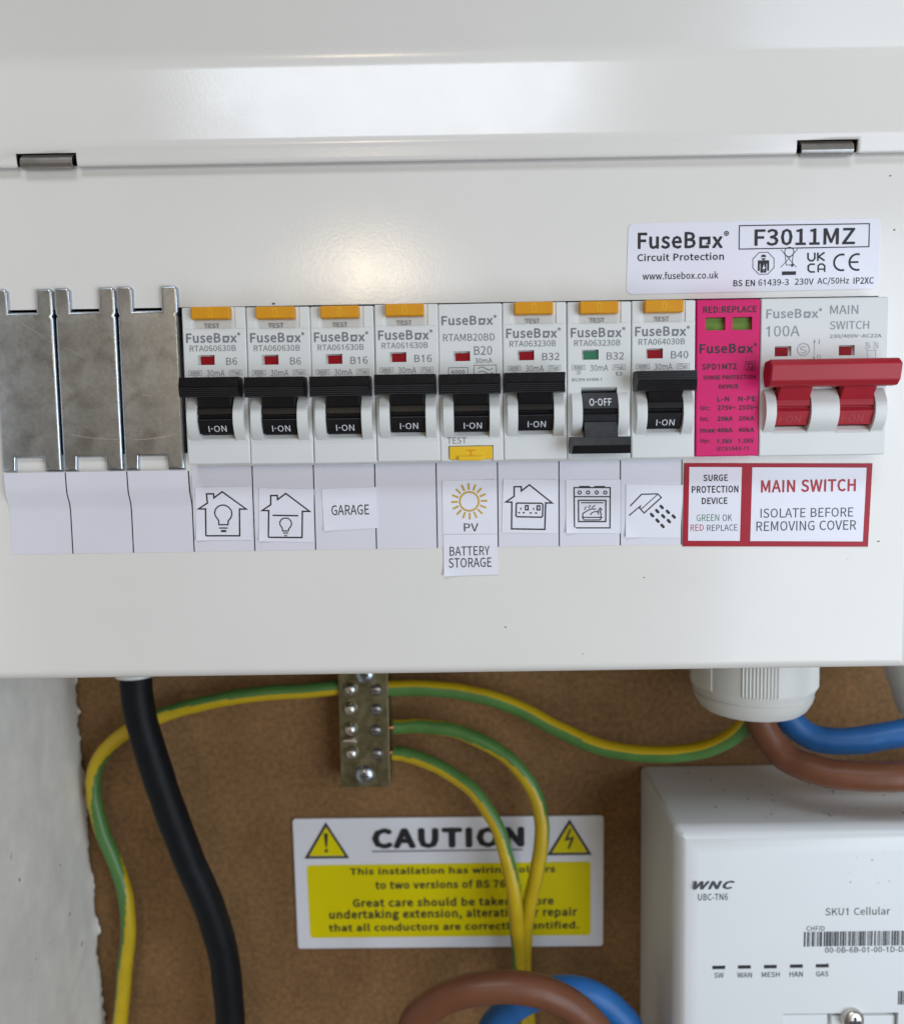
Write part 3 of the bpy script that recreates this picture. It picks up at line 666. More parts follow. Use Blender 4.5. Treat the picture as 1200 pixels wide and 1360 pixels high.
f.text('I', x+16.1, x+16.35, V(12.7), V(11.4)); f.text('O', x+15.7, x+16.7, V(16.9), V(15.6))
for u, s in ((29.0, '1'), (31.3, '3')):
    f.text(s, x+u, x+u+.5, V(13.4), V(12.3)); f.stroke([(x+u+1.0, V(12.3)), (x+u+1.0, V(13.3))], .08); f.arc((x+u+1.0, V(13.65)), .3, 0, 360, .1, 12); f.stroke([(x+u-.1, V(13.6)), (x+u+.6, V(14.7)), (x+u+.6, V(17.2))], .09)
f.stroke([(x+29.6, V(14.7)), (x+31.9, V(14.7))], .09)
f.build('lettering', PRINTL, ms, FACE-.06)

# ================================================================== labels on the front sheet
def quad_thing(name, pts, y, mt, label, cat, group=None, thick=.14):
    cx = sum(p[0] for p in pts)/len(pts); zb = min(p[1] for p in pts)
    return thing(name, prism_y(pts, y-thick, y, .03, 1), mt, (cx, y, zb), label, cat, group, 30)
# the long identification strip: one cell per way, black rules between them
strip = empty('identification_strip', (98, 0, 4.3), 'long lavender-white strip of blank cells ruled in black under the breakers', 'label strip')
def zb_(X): return 4.35+.0008*X if X < 142 else 4.45-.0012*(X-142)
def cell(x0, x1, lifted, ztop):
    prof = [(0, -.12)]
    if lifted: path = [(4.35, -.12), (16.5, -.12), (19.0, -.35), (22.0, -1.6), (24.5, -1.75), (ztop, -1.70)]
    else: path = [(4.35, -.12), (16, -.12), (22, -.12), (ztop, -.12)]
    bm = bmesh.new(); g = []
    for z, y in path:
        d = zb_(x0)-4.35 if z < 5 else 0; e = zb_(x1)-4.35 if z < 5 else 0
        sft = -.25*max(0, (z-16)/12) if lifted else 0
        g.append((bm.verts.new((x0+sft, y, z+d)), bm.verts.new((x1+sft, y, z+e))))
    for a, b in zip(g, g[1:]): bm.faces.new((a[0], a[1], b[1], b[0]))
    bmesh.ops.recalc_face_normals(bm, faces=bm.faces[:])
    if bm.faces[0].normal.y > 0: bmesh.ops.reverse_faces(bm, faces=bm.faces[:])
    r = bmesh.ops.extrude_face_region(bm, geom=bm.faces[:])
    for v in r['geom']:
        if isinstance(v, bmesh.types.BMVert): v.co.y += .1
    bmesh.ops.recalc_face_normals(bm, faces=bm.faces[:])
    return bm
for i in range(11):
    lifted = i < 3; x0 = 17.8*i+(.0 if i else -.2); x1 = 17.8*(i+1)-.36
    obj('cell', cell(x0, x1, lifted, 28.35 if lifted else 29.3), STRIP, strip, 50)
    if i < 10 or True:
        b = cell(x1, 17.8*(i+1), lifted, 28.2 if lifted else 29.2); bmesh.ops.translate(b, verts=b.verts, vec=(0, .03, 0)); obj('black_rule', b, INK, strip, 50)
PY = -.16                                               # the stickers lie on the strip
def sticker(pts, label, mt=PAPER):
    """a small paper square, one corner of it coming unstuck"""
    N_ = 14; cu, cv = random.choice(((0, 0), (1, 0), (1, 1))); lift = random.uniform(.25, .7); bm = bmesh.new(); g = []
    tl, tr, br, bl = [Vector(p) for p in pts]
    for j in range(N_+1):
        row = []
        for i in range(N_+1):
            u, v = i/N_, j/N_; p = (bl*(1-u)+br*u)*(1-v)+(tl*(1-u)+tr*u)*v
            du, dv = abs(u-(1-cu)), abs(v-(1-cv)); e = max(0, du+dv-1.62)/.38
            row.append(bm.verts.new((p.x, PY-.16-lift*e*e, p.y)))
        g.append(row)
    for j in range(N_):
        for i in range(N_): bm.faces.new((g[j][i], g[j][i+1], g[j+1][i+1], g[j+1][i]))
    r = bmesh.ops.extrude_face_region(bm, geom=bm.faces[:])
    for v in r['geom']:
        if isinstance(v, bmesh.types.BMVert): v.co.y += .14
    bmesh.ops.recalc_face_normals(bm, faces=bm.faces[:])
    return thing('paper_label', bm, mt, ((bl.x+br.x)/2, PY, min(bl.y, br.y)), label, 'label', 'paper labels stuck over the strip', 30)
IY = PY-.22
s1 = sticker([(54.28,23.3),(70.51,23.32),(70.06,7.63),(54.07,7.76)], 'square paper label with a house drawing round one large lamp bulb')
f = Flat()
HOUSE = lambda px: px
f.stroke([(55.04,16.97),(57.74,18.64),(57.56,21.33),(59.63,21.3),(59.67,20.11),(62.15,21.87),(68.98,16.71),(67,16.74),(66.78,8.91),(56.91,9.06),(57.12,16.94)], .42, True)
f.stroke([(60.85,12.25),(60.79,13.53),(60.02,14.65),(59.71,15.64),(59.97,16.74),(60.78,17.61),(61.89,18.01),(62.98,17.9),(63.95,17.27),(64.62,16.34),(64.75,15.23),(64.38,14.23),(63.62,13.35),(63.49,12.21)], .36, True)
f.stroke([(60.86,11.28),(63.39,11.24)], .36); f.stroke([(61.37,10.38),(62.91,10.36)], .62)
f.build('house_drawing', INK, s1, IY)
s2 = sticker([(72.9,22.8),(88.85,22.22),(88.21,6.69),(72.36,7.26)], 'square paper label with a house drawing, a floor line and a small lamp bulb')
f = Flat()
f.stroke([(73.57,16.2),(76.16,17.88),(76.25,20.56),(78.16,20.53),(78.2,19.36),(80.65,21.08),(87.4,15.77),(85.31,15.8),(84.97,8.12),(75.13,8.34),(75.51,16.17)], .42, True)
f.stroke([(76.6,14.77),(84.06,14.54)], .4)
f.stroke([(79.35,10.16),(79.25,11.04),(78.68,11.93),(78.65,12.82),(79.2,13.6),(80.09,13.92),(81.08,13.82),(81.82,13.17),(82.08,12.28),(81.76,11.31),(81.18,10.79),(81.11,10.13)], .32, True)
f.stroke([(79.51,9.53),(80.96,9.51)], .32); f.stroke([(79.81,8.78),(80.63,8.76)], .3)
f.build('house_drawing', INK, s2, IY)
s3 = sticker([(91.08,22.3),(106.82,22.54),(107.2,10.54),(91.43,9.96)], 'tilted paper label reading GARAGE')
Flat().text('GARAGE', 93.77,104.74,14.53,17.5, .004, 0, .01).build('lettering', INK, s3, IY)
s4 = sticker([(126.15,24.06),(141.78,24.15),(141.82,8.36),(126.11,8.55)], 'paper label with an orange sun above the letters PV')
f = Flat(); c = (133.91,17.96); f.arc(c, 2.75, 0, 360, .5, 32)
for k in range(16):
    a = 2*math.pi*k/16+.02; f.stroke([(c[0]+3.35*math.cos(a), c[1]+3.35*math.sin(a)), (c[0]+5.25*math.cos(a), c[1]+5.25*math.sin(a))], .52)
f.build('sun_drawing', SUNG, s4, IY)
Flat().text('PV', 132.25,136.46,9.21,11.53, .004).build('lettering', INK, s4, IY)
s5 = sticker([(126.22,8.33),(141.89,8.25),(142.02,-3.68),(126.24,-3.89)], 'paper label reading BATTERY STORAGE hanging below the strip')
f = Flat(); f.text('BATTERY', 128.01,139.67,2.13,4.79, .002, 0, .008); f.text('STORAGE', 127.63,140.18,-1.43,1.42, .002, 0, .008); f.build('lettering', INK, s5, IY)
s6 = sticker([(143.86,24.23),(159.58,23.76),(159.18,8.16),(143.26,8.69)], 'paper label with a house drawing round a double socket')
f = Flat()
f.stroke([(144.55,17.62),(146.97,19.26),(147,22.04),(149.07,22.01),(149.06,20.76),(151.42,22.52),(158.01,17.11),(156.1,17.18),(155.81,9.44),(146.12,9.74),(146.28,17.55)], .42, True)
f.stroke([(147.61,17.16),(147.94,17.27),(154.94,17.09),(155.27,16.76),(155.18,13.42),(154.87,13.02),(147.79,13.26),(147.42,13.62)], .40, True)
for a in ('l', 'r'):
    o_ = (699.2 if a == 'l' else 714.8)
f.stroke([(150.23,16.46),(151,16.45),(150.99,15.24),(150.22,15.25)], .38, True); f.stroke([(153.62,16.37),(154.39,16.35),(154.38,15.15),(153.61,15.16)], .38, True)
for q in [(148.87,15.6),(152.57,15.5)]: f.rect(q[0]-.16, q[0]+.16, q[1]-.32, q[1]+.32)
for q in [(148.35,14.45),(149.71,14.42),(151.75,14.31),(153.3,14.28)]: f.rect(q[0]-.3, q[0]+.3, q[1]-.2, q[1]+.2)
f.build('house_drawing', INK, s6, IY)
s7 = sticker([(162.03,23.84),(177.88,23.59),(177.86,7.94),(162.03,8.23)], 'paper label with a cooker and oven drawing')
f = Flat()
f.stroke([(164.37,21.51),(174.85,21.35),(174.77,9.59),(164.44,9.75)], .36, True); f.stroke([(164.47,18.86),(174.76,18.7)], .34)
f.stroke([(165.89,21.77),(168.95,21.72)], .4); f.stroke([(170.22,21.7),(173.32,21.66)], .4)
for q in [(165.96,20.06),(168.43,20.02),(170.92,19.99),(173.41,19.95)]: f.arc(q, .46, 0, 360, .30, 14)
f.stroke([(165.62,17.79),(173.58,17.66),(173.54,11.46),(165.65,11.58)], .36, True); f.stroke([(166.32,17.07),(172.88,16.97)], .3)
f.stroke([(166.57,12.8),(172.62,12.71)], .3); f.stroke([(166.86,12.62),(167.18,12.04),(171.89,11.97),(172.22,12.54)], .28)
f.stroke([(166.88,12.93),(166.84,13.86),(167.85,14.54),(169.05,15.14),(170.69,15.2)], .3); f.stroke([(169.07,13.43),(169.51,14.08),(170.36,14.42),(171.22,14.36),(171.46,13.5)], .28)
f.stroke([(171.24,14.49),(171.96,15.45),(172.36,15.02),(171.79,14.31),(172.22,13.82),(172.09,12.85)], .3)
f.stroke([(167.37,15.03),(167.89,15.99)], .26); f.stroke([(168.46,15.46),(169.16,16.33)], .26); f.stroke([(169.51,15.49),(170.47,16.31)], .26)
f.build('cooker_drawing', INK, s7, IY)
s8 = sticker([(179.45,22.3),(195.95,21.78),(195.24,6.35),(179.31,6.75)], 'paper label with a shower head drawing beside the red label')
f = Flat()
f.stroke([(180.65,15.89),(183.92,19.26),(188.61,19.32),(189.67,18.25),(184.7,13.8),(183.38,15.23),(183.6,15.84),(180.33,13.12)], .34); f.stroke([(188.48,19.06),(183.69,14.79)], .24)
for q in [(189.79,15.46),(191.59,14.03),(193.31,12.64),(188.51,14.27),(190.27,12.75),(191.89,11.32),(187.02,13.15),(188.61,11.48),(190.06,9.93)]:
    a = math.radians(-48); d = (math.cos(a)*.36, math.sin(a)*.36); n8 = 10
    f.poly([(q[0]+d[0]+.40*math.cos(a-math.pi/2+math.pi*k/n8), q[1]+d[1]+.40*math.sin(a-math.pi/2+math.pi*k/n8)) for k in range(n8+1)] +
           [(q[0]-d[0]+.40*math.cos(a+math.pi/2+math.pi*k/n8), q[1]-d[1]+.40*math.sin(a+math.pi/2+math.pi*k/n8)) for k in range(n8+1)])
f.build('shower_drawing', INK, s8, IY)
# red-framed label
rl = empty('warning_label', (223, 0, 4.2), 'red-framed label reading SURGE PROTECTION DEVICE and MAIN SWITCH', 'label')
obj('red_border', prism_y([(196.32,28.11),(250.61,27.2),(249.94,2.92),(195.96,3.84)], -.34, -.13, .04, 1), REDL, rl, 30)
obj('white_field', prism_y([(197.7,27),(212.88,26.7),(212.58,5.19),(197.49,5.48)], -.42, -.345, .02, 1), GLOSSL, rl, 30)
obj('white_field', prism_y([(215.89,26.61),(248.9,25.99),(248.33,4.49),(215.59,5.1)], -.42, -.345, .02, 1), GLOSSL, rl, 30)
f = Flat()
f.text('SURGE', 201.75,208.83,22.74,24.71, .028); f.text('PROTECTION', 198.44,211.92,19.36,21.44, .028); f.text('DEVICE', 201.38,208.8,16.07,18.04, .028); f.build('lettering', INK, rl, -.47)
f = Flat(); f.text('OK', 207.44,210.17,11.07,13.05); f.text('REPLACE', 202.99,211.81,8.22,10.1); f.text('ISOLATE BEFORE', 218.46,245.33,11.82,14.56, .002); f.text('REMOVING COVER', 217.32,246.3,7.96,10.83, .002); f.build('lettering', INKB, rl, -.47)
f = Flat(); f.text('MAIN SWITCH', 218.45,245.89,19.16,22.88, .03); f.text('RED', 198.17,202,8.34,10.21); f.build('lettering', INKR, rl, -.47)
Flat().text('GREEN', 199.89,206.46,11.15,13.13).build('lettering', INKG, rl, -.47)
# product label
def rounded(pts, r, n=5):
    out = []; N_ = len(pts)
    for i in range(N_):
        p = Vector(pts[i]); a = (Vector(pts[i-1])-p).normalized(); b = (Vector(pts[(i+1) % N_])-p).normalized()
        p0, p1 = p+a*r, p+b*r
        for k in range(n+1):
            t = k/n; out.append(tuple((1-t)**2*p0+2*t*(1-t)*p+t*t*p1))
    return out
pl = thing('product_label', prism_y(rounded([(179.96,96.13),(251.13,96.41),(250.92,76.79),(179.36,76.37)], 2.0), -.2, -.01, .04, 1), GLOSSL, (217, 0, 76.5), 'white rounded sticker reading F3011MZ above the main switch', 'label', None, 30)
f = Flat()
f.logo(182.61,208.49,88.88,93.5, .03); f.text('Circuit Protection', 182.52,207.05,85.55,87.64, .022); f.text('www.fusebox.co.uk', 184.03,205.51,80.41,82.51, .012)
f.stroke([(211.31,94.97),(247.94,94.92),(247.96,88.56),(211.29,88.49)], .28, True); f.text('F30¹¹MZ', 215.61,244,89.25,93.93, .022)
c = (218.25,84.43); f.stroke([(c[0]+3.25*math.cos(math.pi/8+math.pi/4*k), c[1]+3.3*math.sin(math.pi/8+math.pi/4*k)) for k in range(8)], .17, True)
f.poly([(c[0]+.72*math.cos(math.radians(a)), c[1]+1.65+.72*math.sin(math.radians(a))) for a in (200, 240, 270, 300, 340)]); f.poly([(c[0]+.8*math.cos(math.radians(a)), c[1]+1.75+.72*math.sin(math.radians(a))) for a in (0, 45, 90, 135, 180)])
f.poly([(c[0]-1.6, c[1]+.85), (c[0]-1.6, c[1]-2.1), (c[0]-1.05, c[1]-2.1), (c[0]-1.05, c[1]-.1), (c[0]-.85, c[1]-.1), (c[0]-.85, c[1]-2.6), (c[0]+.85, c[1]-2.6), (c[0]+.85, c[1]-.1), (c[0]+1.05, c[1]-.1), (c[0]+1.05, c[1]-2.1), (c[0]+1.6, c[1]-2.1), (c[0]+1.6, c[1]+.85)])
c = (225.5,85.57)
f.stroke([(c[0]-2.4, c[1]+2.6), (c[0]+2.1, c[1]-2.4)], .16); f.stroke([(c[0]+2.4, c[1]+2.7), (c[0]-2.4, c[1]-2.4)], .16)
f.stroke([(c[0]-1.2, c[1]+1.7), (c[0]-.8, c[1]-1.7), (c[0]+.8, c[1]-1.7), (c[0]+1.2, c[1]+1.7)], .18); f.arc((c[0], c[1]+1.9), 1.3, 0, 360, .2, 16); f.disc((c[0]+.9, c[1]-1.85), .4, 10); f.rect(c[0]-2.0, c[0]+2.0, c[1]-4.5, c[1]-3.5)
f.stroke([(230.8,87.15),(230.83,85.58),(231.38,84.95),(232.23,84.93),(232.75,85.55),(232.71,87.18)], .45); f.stroke([(233.57,87.17),(233.62,84.85)], .45); f.stroke([(235.48,87.18),(233.8,86.04),(235.53,84.88)], .45)
f.stroke([(232.78,83.94),(231.5,83.96),(230.94,83.43),(230.96,82.34),(231.55,81.81),(232.83,81.79)], .45); f.stroke([(233.79,81.67),(233.75,83.45),(234.27,83.96),(235.02,83.95),(235.61,83.42),(235.64,81.74)][:], .45); f.stroke([(233.88,82.54),(235.58,82.54)], .4)
c = (240.44,84.32); f.arc(c, 2.2, 72, 288, .55, 18); c = (244.77,84.35); f.arc(c, 2.2, 72, 288, .55, 18); f.stroke([(c[0]-1.9, c[1]), (c[0]+.35, c[1])], .5)
f.text('BS EN', 209.81,215.91,78.12,79.91, .022); f.text('61439-3', 216.86,225.52,78.2,79.98, .006); f.text('230V', 227.22,232.56,78.27,80.05, .006); f.text('AC/50Hz', 233.63,242.6,78.03,80.23, .006); f.text('IP2XC', 243.87,249.53,78.25,80.09, .014)
f.build('lettering', INK, pl, -.25)
Flat().poly([(a[0], a[1]) for a in [(218.49,84.32),(217.87,82.87),(218.36,82.96),(218.12,82.13),(218.87,83.48),(218.4,83.38)]]).build('lightning_mark', GLOSSL, pl, -.32)

# ================================================================== below the unit
def gland_ribs(k, h):
    a = (k+12) % 60
    return 1.0+(.018 if (12 < a < 46 and k % 3 == 0) else 0)
def gland(cx, cy, r, zb, hole, label, ribs=True, taper=False):
    ht = ZB-zb
    p = [(hole, zb+2), (r*.78, zb), (r*.86, zb+.05*ht), (r*.93, zb+.14*ht), (r*.955, zb+.20*ht), (r*.94, zb+.215*ht), (r*.985, zb+.30*ht), (r, zb+.34*ht), (r, ZB-.25*ht), (r*.99, ZB-.2*ht), (r*.99, ZB-.1)]
    if taper: p = [(hole, zb+2), (r*.55, zb), (r*.62, zb+.06*ht), (r*.98, ZB-.30*ht), (r, ZB-.27*ht), (r, ZB-.1)]
    e = empty('cable_gland', (cx, cy, zb), label, 'cable gland', 'white cable glands under the unit')
    obj('dome_nut', lathe(p, (cx, cy, 0), 360, 'Z', (lambda k, h: gland_ribs(k, h) if h > zb+.30*ht else 1) if ribs else None), GLANDM, e, 50)
    obj('seal', lathe([(hole*.6, zb+1.5), (hole+1.5, zb-.4), (hole+1.5, zb+2.5)], (cx, cy, 0), 40), GLANDM, e)
    return e
gland(237.6, 60, 22.2, -64.0, 14, 'large white ribbed cable gland above the meter box')
gland((6.91,-56.61)[0], 72, 8.6, -51.7, 6, 'small white gland gripping the black cable', False)
gland((300.95,-59.77)[0], 56, 18.5, -66, 9, 'white gland at the far right, cut by the picture edge', False, True)

# cables
def cable(name, pts, r, mt, label, cat='cable', group=None, stripe=None):
    return thing(name, tube(pts, r, 32, 14, stripe), mt, pts[0], label, cat, group, 60)
cable('black_cable', [(7.07,72,-47.23),(7.23,72,-61.92),(10.22,72,-78.25),(15.82,73,-101.19),(22.91,75,-126.6),(30.54,78,-151.63),(34.46,80,-176.67),(35.02,81,-203.14),(33.74,82,-230.08)], 5.9, CBLACK, 'thick black cable running down from the small gland', group=None)
EG = 'green and yellow earth wires'
cable('earth_wire', [(87.12,96,-64.21),(71.62,96,-65.88),(49.94,96,-67.15),(28.15,96,-70.32),(7.76,96,-75.73),(-8.13,96,-83.14),(-18.95,96,-93.86),(-22.14,96,-107.33),(-19.3,96,-125.2),(-12.72,96,-144.91),(-10.53,96,-164.76),(-13.33,96,-189.75),(-16.9,96,-216.75)], 3.05, (WIREG, WIREY), 'earth wire looping left from the terminal block behind the black cable', 'earth wire', EG, ((-88, -88, -85, -75, -50, 10, 45, 75, 130, 225, 285, 310, 330), .47))
cable('earth_wire', [(96.44,95,-65.31),(114.91,95,-65.58),(133.33,94,-67.43),(151.57,92,-72.4),(169.37,88,-80.99),(186.5,82,-86.81),(205.95,76,-87.58),(223.19,70,-83.5),(234.03,64,-74.78),(239.48,60,-62.94)], 3.3, (WIREG, WIREY), 'earth wire sweeping right from the terminal block into the large gland', 'earth wire', EG, ((-115, -115, -112, -110, -108, -106, -104, -102, -100, -100), .5))
cable('earth_wire', [(102.87,95,-81.67),(111.53,95,-81.32),(125.43,93,-82.1),(139.11,90,-86.58),(151.03,87,-94.07),(159.25,85,-105.23),(162.38,84,-118.89),(160.75,84,-136.17),(157.14,86,-154.71),(155.45,90,-174.88),(156.06,92,-195.97),(158.54,94,-224.27)], 2.95, (WIREG, WIREY), 'earth wire arching furthest over the caution sign', 'earth wire', EG, ((180, 180, 165, 140, 115, 85, 60, 50, 40, 30, 25, 25), .66))
cable('earth_wire', [(102.63,95,-92.48),(109.79,94,-93.64),(123.65,91,-98.7),(135.73,87,-106.68),(143.96,84,-118.64),(148.53,82,-133.41),(151.38,82,-150.79),(152.7,86,-170.75),(154.03,90,-194.59),(155.21,92,-222.72)], 2.95, (WIREG, WIREY), 'lower earth wire crossing the last letters of CAUTION', 'earth wire', EG, ((70, 70, 65, 60, 55, 30, -10, -50, -75, -80), .42))
for pt in ((101.93,-81.82), (101.71,-92.31)):
    pass
TG = 'thick supply cables'
cable('brown_cable', [(237.37,58,-59.47),(240.13,56,-70.1),(246.44,52,-79.39),(256.21,46,-83.01),(268.98,42,-83.5),(283.65,40,-82.9),(307.01,40,-81.88)], 5.1, CBROWN, 'thick brown cable leaving the large gland to the right', 'cable', TG)
cable('blue_cable', [(249.23,64,-61.48),(252.63,63,-69.81),(259.48,61,-75.52),(269.3,58,-76.87),(282.05,56,-74.92),(295.89,54,-71.05),(317.35,54,-64.95)], 4.9, CBLUE, 'thick blue cable leaving the large gland to the right', 'cable', TG)
cable('brown_cable', [(109.51,54,-211.57),(109.58,50,-190.48),(112.23,47,-175.7),(121.79,44,-165.36),(135.37,42,-159.91),(150.17,42,-159.81),(163.16,43,-164.36),(174.24,45,-173.63),(182.11,48,-188.42),(184.77,52,-210.88)], 5.6, CBROWN, 'thick brown cable arching in front of the earth wires at the bottom', 'cable', TG)
cable('blue_cable', [(136.72,66,-218.52),(138.7,65,-197.51),(145.19,64,-185.47),(155.89,63,-177.88),(167.31,62,-174.62),(178.79,62,-176.59),(187.41,62,-182.78),(194.05,62,-192.93),(196.43,62,-216.05)], 5.4, CBLUE, 'thick blue cable arching behind the brown one at the bottom', 'cable', TG)

# earth terminal block
eb = empty('earth_terminal_block', ((90.84,-105.63)[0], 105, (90.84,-105.63)[1]), 'brass earth terminal block with two rows of screws on the board', 'terminal block')
bx = (81.28,101.37,-105.63,-60,)[0]if False else (81.28,101.37,-105.63,-60)
ex0, ex1, ez0, ez1 = bx; ez1 = -40
obj('brass_bar', box(ex0, ex1, 91.5, 105, ez0, ez1, .35, 2), BRASS, eb)
for q in [(86.33,-64.29),(85.96,-72.39),(85.9,-80.84),(86.1,-90.91),(96.51,-65.06),(96.47,-73.17),(96.11,-81.93),(96.35,-91.68)]:
    sc_ = obj('clamp_screw', lathe([(2.8, 91.6), (2.75, 90.6), (2.4, 89.5), (1.5, 88.8), (.4, 88.6)], (q[0], 0 if q[0] < (ex0+ex1)/2 else 1.5, q[1]), 24, 'Y'), STEEL if q[0] < (ex0+ex1)/2 else CLIP, eb, 50)
    if q[0] > (ex0+ex1)/2: obj('slot', box(q[0]-1.7, q[0]+1.7, 89.8, 91.2, q[1]-.28, q[1]+.28), SHADE, sc_)  # dark bar on the head paints the shade of the slot
q = (85.01,-85.54); obj('pin', prism_x([(91.6-1.3+1.3*math.cos(a), q[1]+1.3*math.sin(a)) for a in [2*math.pi*k/14 for k in range(14)]], q[0]-2.2, q[0]+3.2, .2, 1), STEEL, eb, 50)
for q in [(91.07,-100.46),(92.1,-58.47)]:
    fs = obj('fixing_screw', lathe([(4.0, 91.6), (3.9, 91.0), (3.0, 90.2), (1.6, 89.8), (.5, 89.7)], (q[0], 0, q[1]), 28, 'Y'), ZINC, eb, 50)
    obj('cross_recess_shade', join(box(q[0]-1.8, q[0]+1.8, 89.5, 90.3, q[1]-.35, q[1]+.35), box(q[0]-.35, q[0]+.35, 89.55, 90.3, q[1]-1.8, q[1]+1.8)), SHADE, fs)  # dark cross on the head, shade of the recess put in as colour
for q, r in (((101.93,-81.82), 1.6), ((101.86,-92.31), 1.6)):
    obj('copper_end', prism_x([(95+r*math.cos(a), q[1]+r*math.sin(a)) for a in [2*math.pi*k/12 for k in range(12)]], ex1-2, ex1+2.5), COPPER, eb, 50)

# caution sign
cs = empty('caution_sign', ((125.36,-182.46)[0], 104.5, (125.36,-182.46)[1]), 'white and yellow CAUTION sign fixed to the brown board', 'sign')
obj('plate', prism_y(rounded([(58.46,-124.21),(190.61,-124.55),(190.27,-182.72),(59.05,-182.19)], 1.4, 3), 103.6, 104.9, .25, 2), SIGNW, cs)
obj('yellow_field', prism_y(rounded([(63.93,-144.72),(184.98,-144.69),(184.93,-177.5),(64.57,-177.27)], 1.8, 3), 103.46, 103.58), SIGNY, cs)
f = Flat(); f.text('CAUTION', 92.03,156.85,-137.86,-128.72, .065); f.stroke([(92.04,-138.92),(156.17,-138.96)], .5)
f.stroke([(64.04,-141.21),(81.39,-141.28),(72.65,-126.68)], 1.0, True); f.stroke([(167.37,-141.12),(184.66,-141.18),(176.07,-126.78)], 1.0, True)
for s, bb in (('This installation has wiring colours', (82.35,169.89,-150.08,-146.07)), ('to two versions of BS 7671.', (92.99,155.4,-155.76,-151.9)), ('Great care should be taken before', (83.13,169.18,-163.7,-159.65)),
              ('undertaking extension, alteration or repair', (72.97,179.14,-169.94,-164.71)), ('that all conductors are correctly identified.', (72.64,179.93,-175.37,-170.96))):
    f.text(s, *bb, .042)
f.build('lettering', INK, cs, 103.40)
for t_ in ([(65.18,-140.56),(80.44,-140.63),(72.68,-127.84)], [(168.49,-140.5),(183.54,-140.57),(176.06,-127.94)]): Flat().poly(t_).build('warning_triangle', SIGNY, cs, 103.42)
f = Flat(); q = (72.58,-134.66); f.poly([(q[0]-.9, q[1]+4), (q[0]+.9, q[1]+4), (q[0]+.35, q[1]-2), (q[0]-.35, q[1]-2)]); f.disc((q[0], q[1]-3.6), .75, 12)
f.stroke([(176.38,-130.1),(174.6,-134.72),(177.32,-134.1),(175.54,-138.73)], .9); f.build('warning_mark', INK, cs, 103.34)

# ================================================================== smart meter hub
hx0, hx1, hy0, hz1, hz0 = 206.2, 345.0, 42.0, -103.2, -265.0
hub = empty('meter_hub', ((hx0+hx1)/2, 105, hz0), 'white meter communications hub with five slots, cut by the picture corner', 'meter hub')
def hubbox():
    bm = box(hx0, hx1, hy0, 104.9, hz0, hz1)
    e = [e for e in bm.edges if all(abs(v.co.y-hy0) < 1e-6 for v in e.verts)]
    bevel(bm, 8.0, 8, e)
    e = [e for e in bm.edges if e.is_manifold and e.calc_face_angle(0) > 1.2]
    bevel(bm, 2.0, 3, e)
    pk = 244.18,285.29,-215.39,-170.95
    return cut(bm, box(pk[0], pk[1], hy0-1, hy0+3.5, -290, pk[3]))
hb = obj('housing', hubbox(), HUBM, hub, 40)
for q in [(220.99,-153.1),(230.1,-153.05),(239.33,-153.05),(248.56,-152.98),(257.78,-152.96)]:
    obj('led_slot', box(q[0]-2.3, q[0]+2.3, hy0-.12, hy0+.5, q[1]-.62, q[1]+.62, .1, 1), INK, hub)
    obj('slot_lip', box(q[0]-2.1, q[0]+2.5, hy0-.16, hy0+.4, q[1]-.95, q[1]-.66), HUBM, hub)
f = Flat()
f.text('WNC', 211.49,226.35,-124.09,-120.9, .055, .3); f.text('UBC-TN6', 213.39,223.89,-128.12,-125.62, .016)
f.text('SKU1 Cellular', 258.4,281.26,-134.24,-131.31, .006); f.text('CHFID', 251.88,258.28,-139.91,-138.09, .006)
f.text('00-0B-6B-01-00-1D-DA-8C', 258.58,292.48,-148.18,-146.07, .014)
for s, a, b in (('SW', 948, 961), ('WAN', 978.5, 998), ('MESH', 1011, 1035), ('HAN', 1048, 1065.5), ('GAS', 1083, 1099.5)):
    pass
f.text('SW', 219.42,222.77,-157.05,-155.02, .012); f.text('WAN', 227.59,232.82,-157.03,-155.05, .012); f.text('MESH', 236.3,242.67,-157.01,-155.03, .012); f.text('HAN', 246.2,250.89,-156.99,-155.01, .012); f.text('GAS', 255.57,259.99,-156.97,-154.99, .012)
bb = (251.02,310.46,-145.72,-140.25); x = bb[0]; rb = random.Random(11)
while x < bb[1]:
    w = rb.choice((.22, .22, .4, .6, .8)); f.rect(x, x+w, bb[2], bb[3]); x += w+rb.choice((.2, .25, .4, .55))
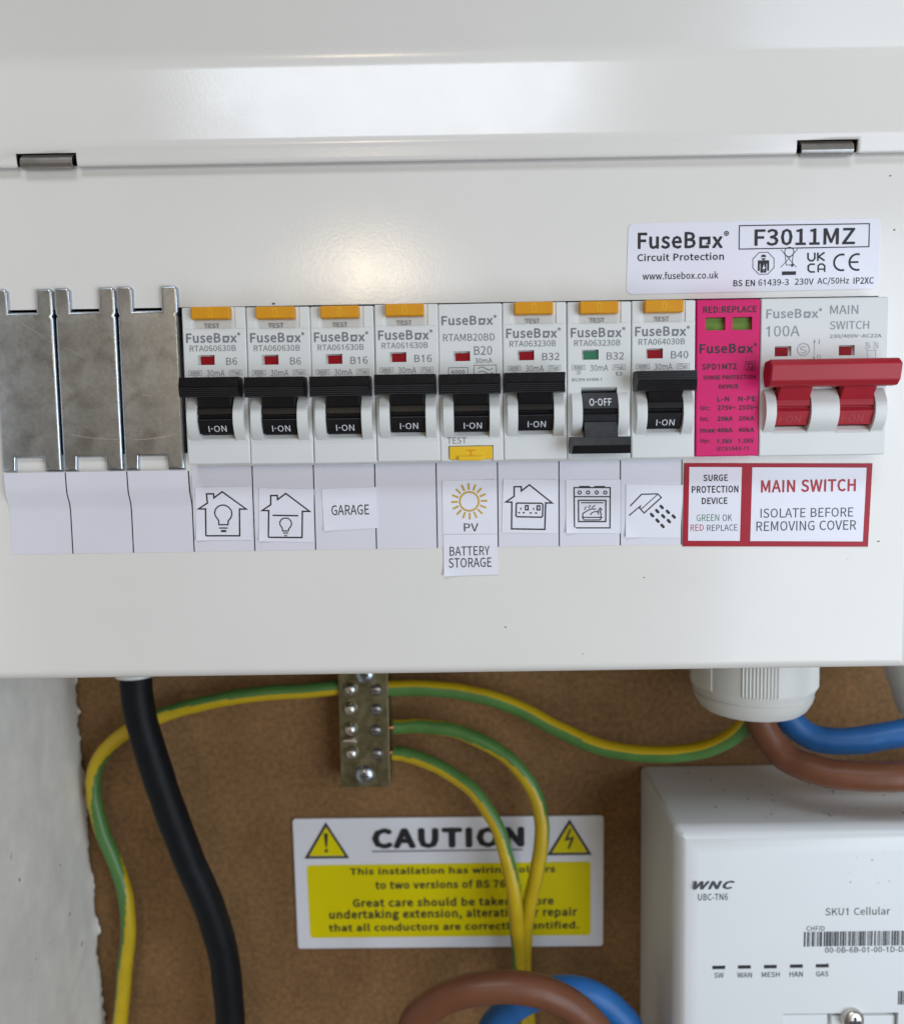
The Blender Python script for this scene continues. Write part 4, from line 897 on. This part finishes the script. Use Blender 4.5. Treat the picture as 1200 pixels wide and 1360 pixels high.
bb = (285,303.24,-167.93,-162.81); x = bb[0]
while x < bb[1]:
    w = rb.choice((.3, .5, .8)); f.rect(x, x+w, bb[2], bb[3]); x += w+rb.choice((.25, .5))
f.build('lettering', HUBP, hub, hy0-.06)
pk = (244.18,285.29,-215.39,-170.95)
obj('terminal_cover', join(prism_x([(hy0+3.4, pk[3]-.3), (hy0+1.2, pk[3]-1.4), (hy0+.6, pk[3]-20), (hy0+3.4, pk[3]-20)], pk[0]+.4, (260.46,-170.91)[0], .3, 2),
     prism_x([(hy0+3.4, pk[3]-1.6), (hy0+1.6, pk[3]-2.4), (hy0+1.0, pk[3]-20), (hy0+3.4, pk[3]-20)], (262.07,-170.93)[0], pk[1]-.4, .3, 2)), HUBM, hub)
q = (268.73,-172.72); sc_ = obj('seal_screw', lathe([(3.9, hy0+2), (3.9, hy0-1.2), (3.3, hy0-2.2), (2.2, hy0-2.6), (.5, hy0-2.7)], (q[0], 0, q[1]), 28, 'Y'), STEEL, hub, 40)
obj('cross_recess_shade', join(box(q[0]-1.9, q[0]+1.9, hy0-2.95, hy0-1.6, q[1]-.4, q[1]+.4), box(q[0]-.4, q[0]+.4, hy0-2.9, hy0-1.6, q[1]-1.9, q[1]+1.9)), SHADE, sc_)  # recess shade painted as a dark cross standing on the screw

# dust and grit lying on top of the hub
dr_ = random.Random(5); bm = bmesh.new()
for k in range(60):
    px, py, sz = dr_.gauss(262, 26), dr_.uniform(52, 98), dr_.choice((.25, .3, .4, .6, .8)); a0 = dr_.uniform(0, 6.28)
    if not (hx0+4 < px < hx1-4): continue
    ring = [bm.verts.new((px+sz*dr_.uniform(.5, 1.1)*math.cos(a0+k2*1.2566), py+sz*dr_.uniform(.4, .8)*math.sin(a0+k2*1.2566), hz1+.04)) for k2 in range(5)]
    top = bm.verts.new((px, py, hz1+.04+sz*.5)); bm.faces.new(ring[::-1])
    for k2 in range(5): bm.faces.new((ring[k2], ring[(k2+1) % 5], top))
du = obj('dust', bm, SCUFF, hub, 0); tag(du, kind='stuff')
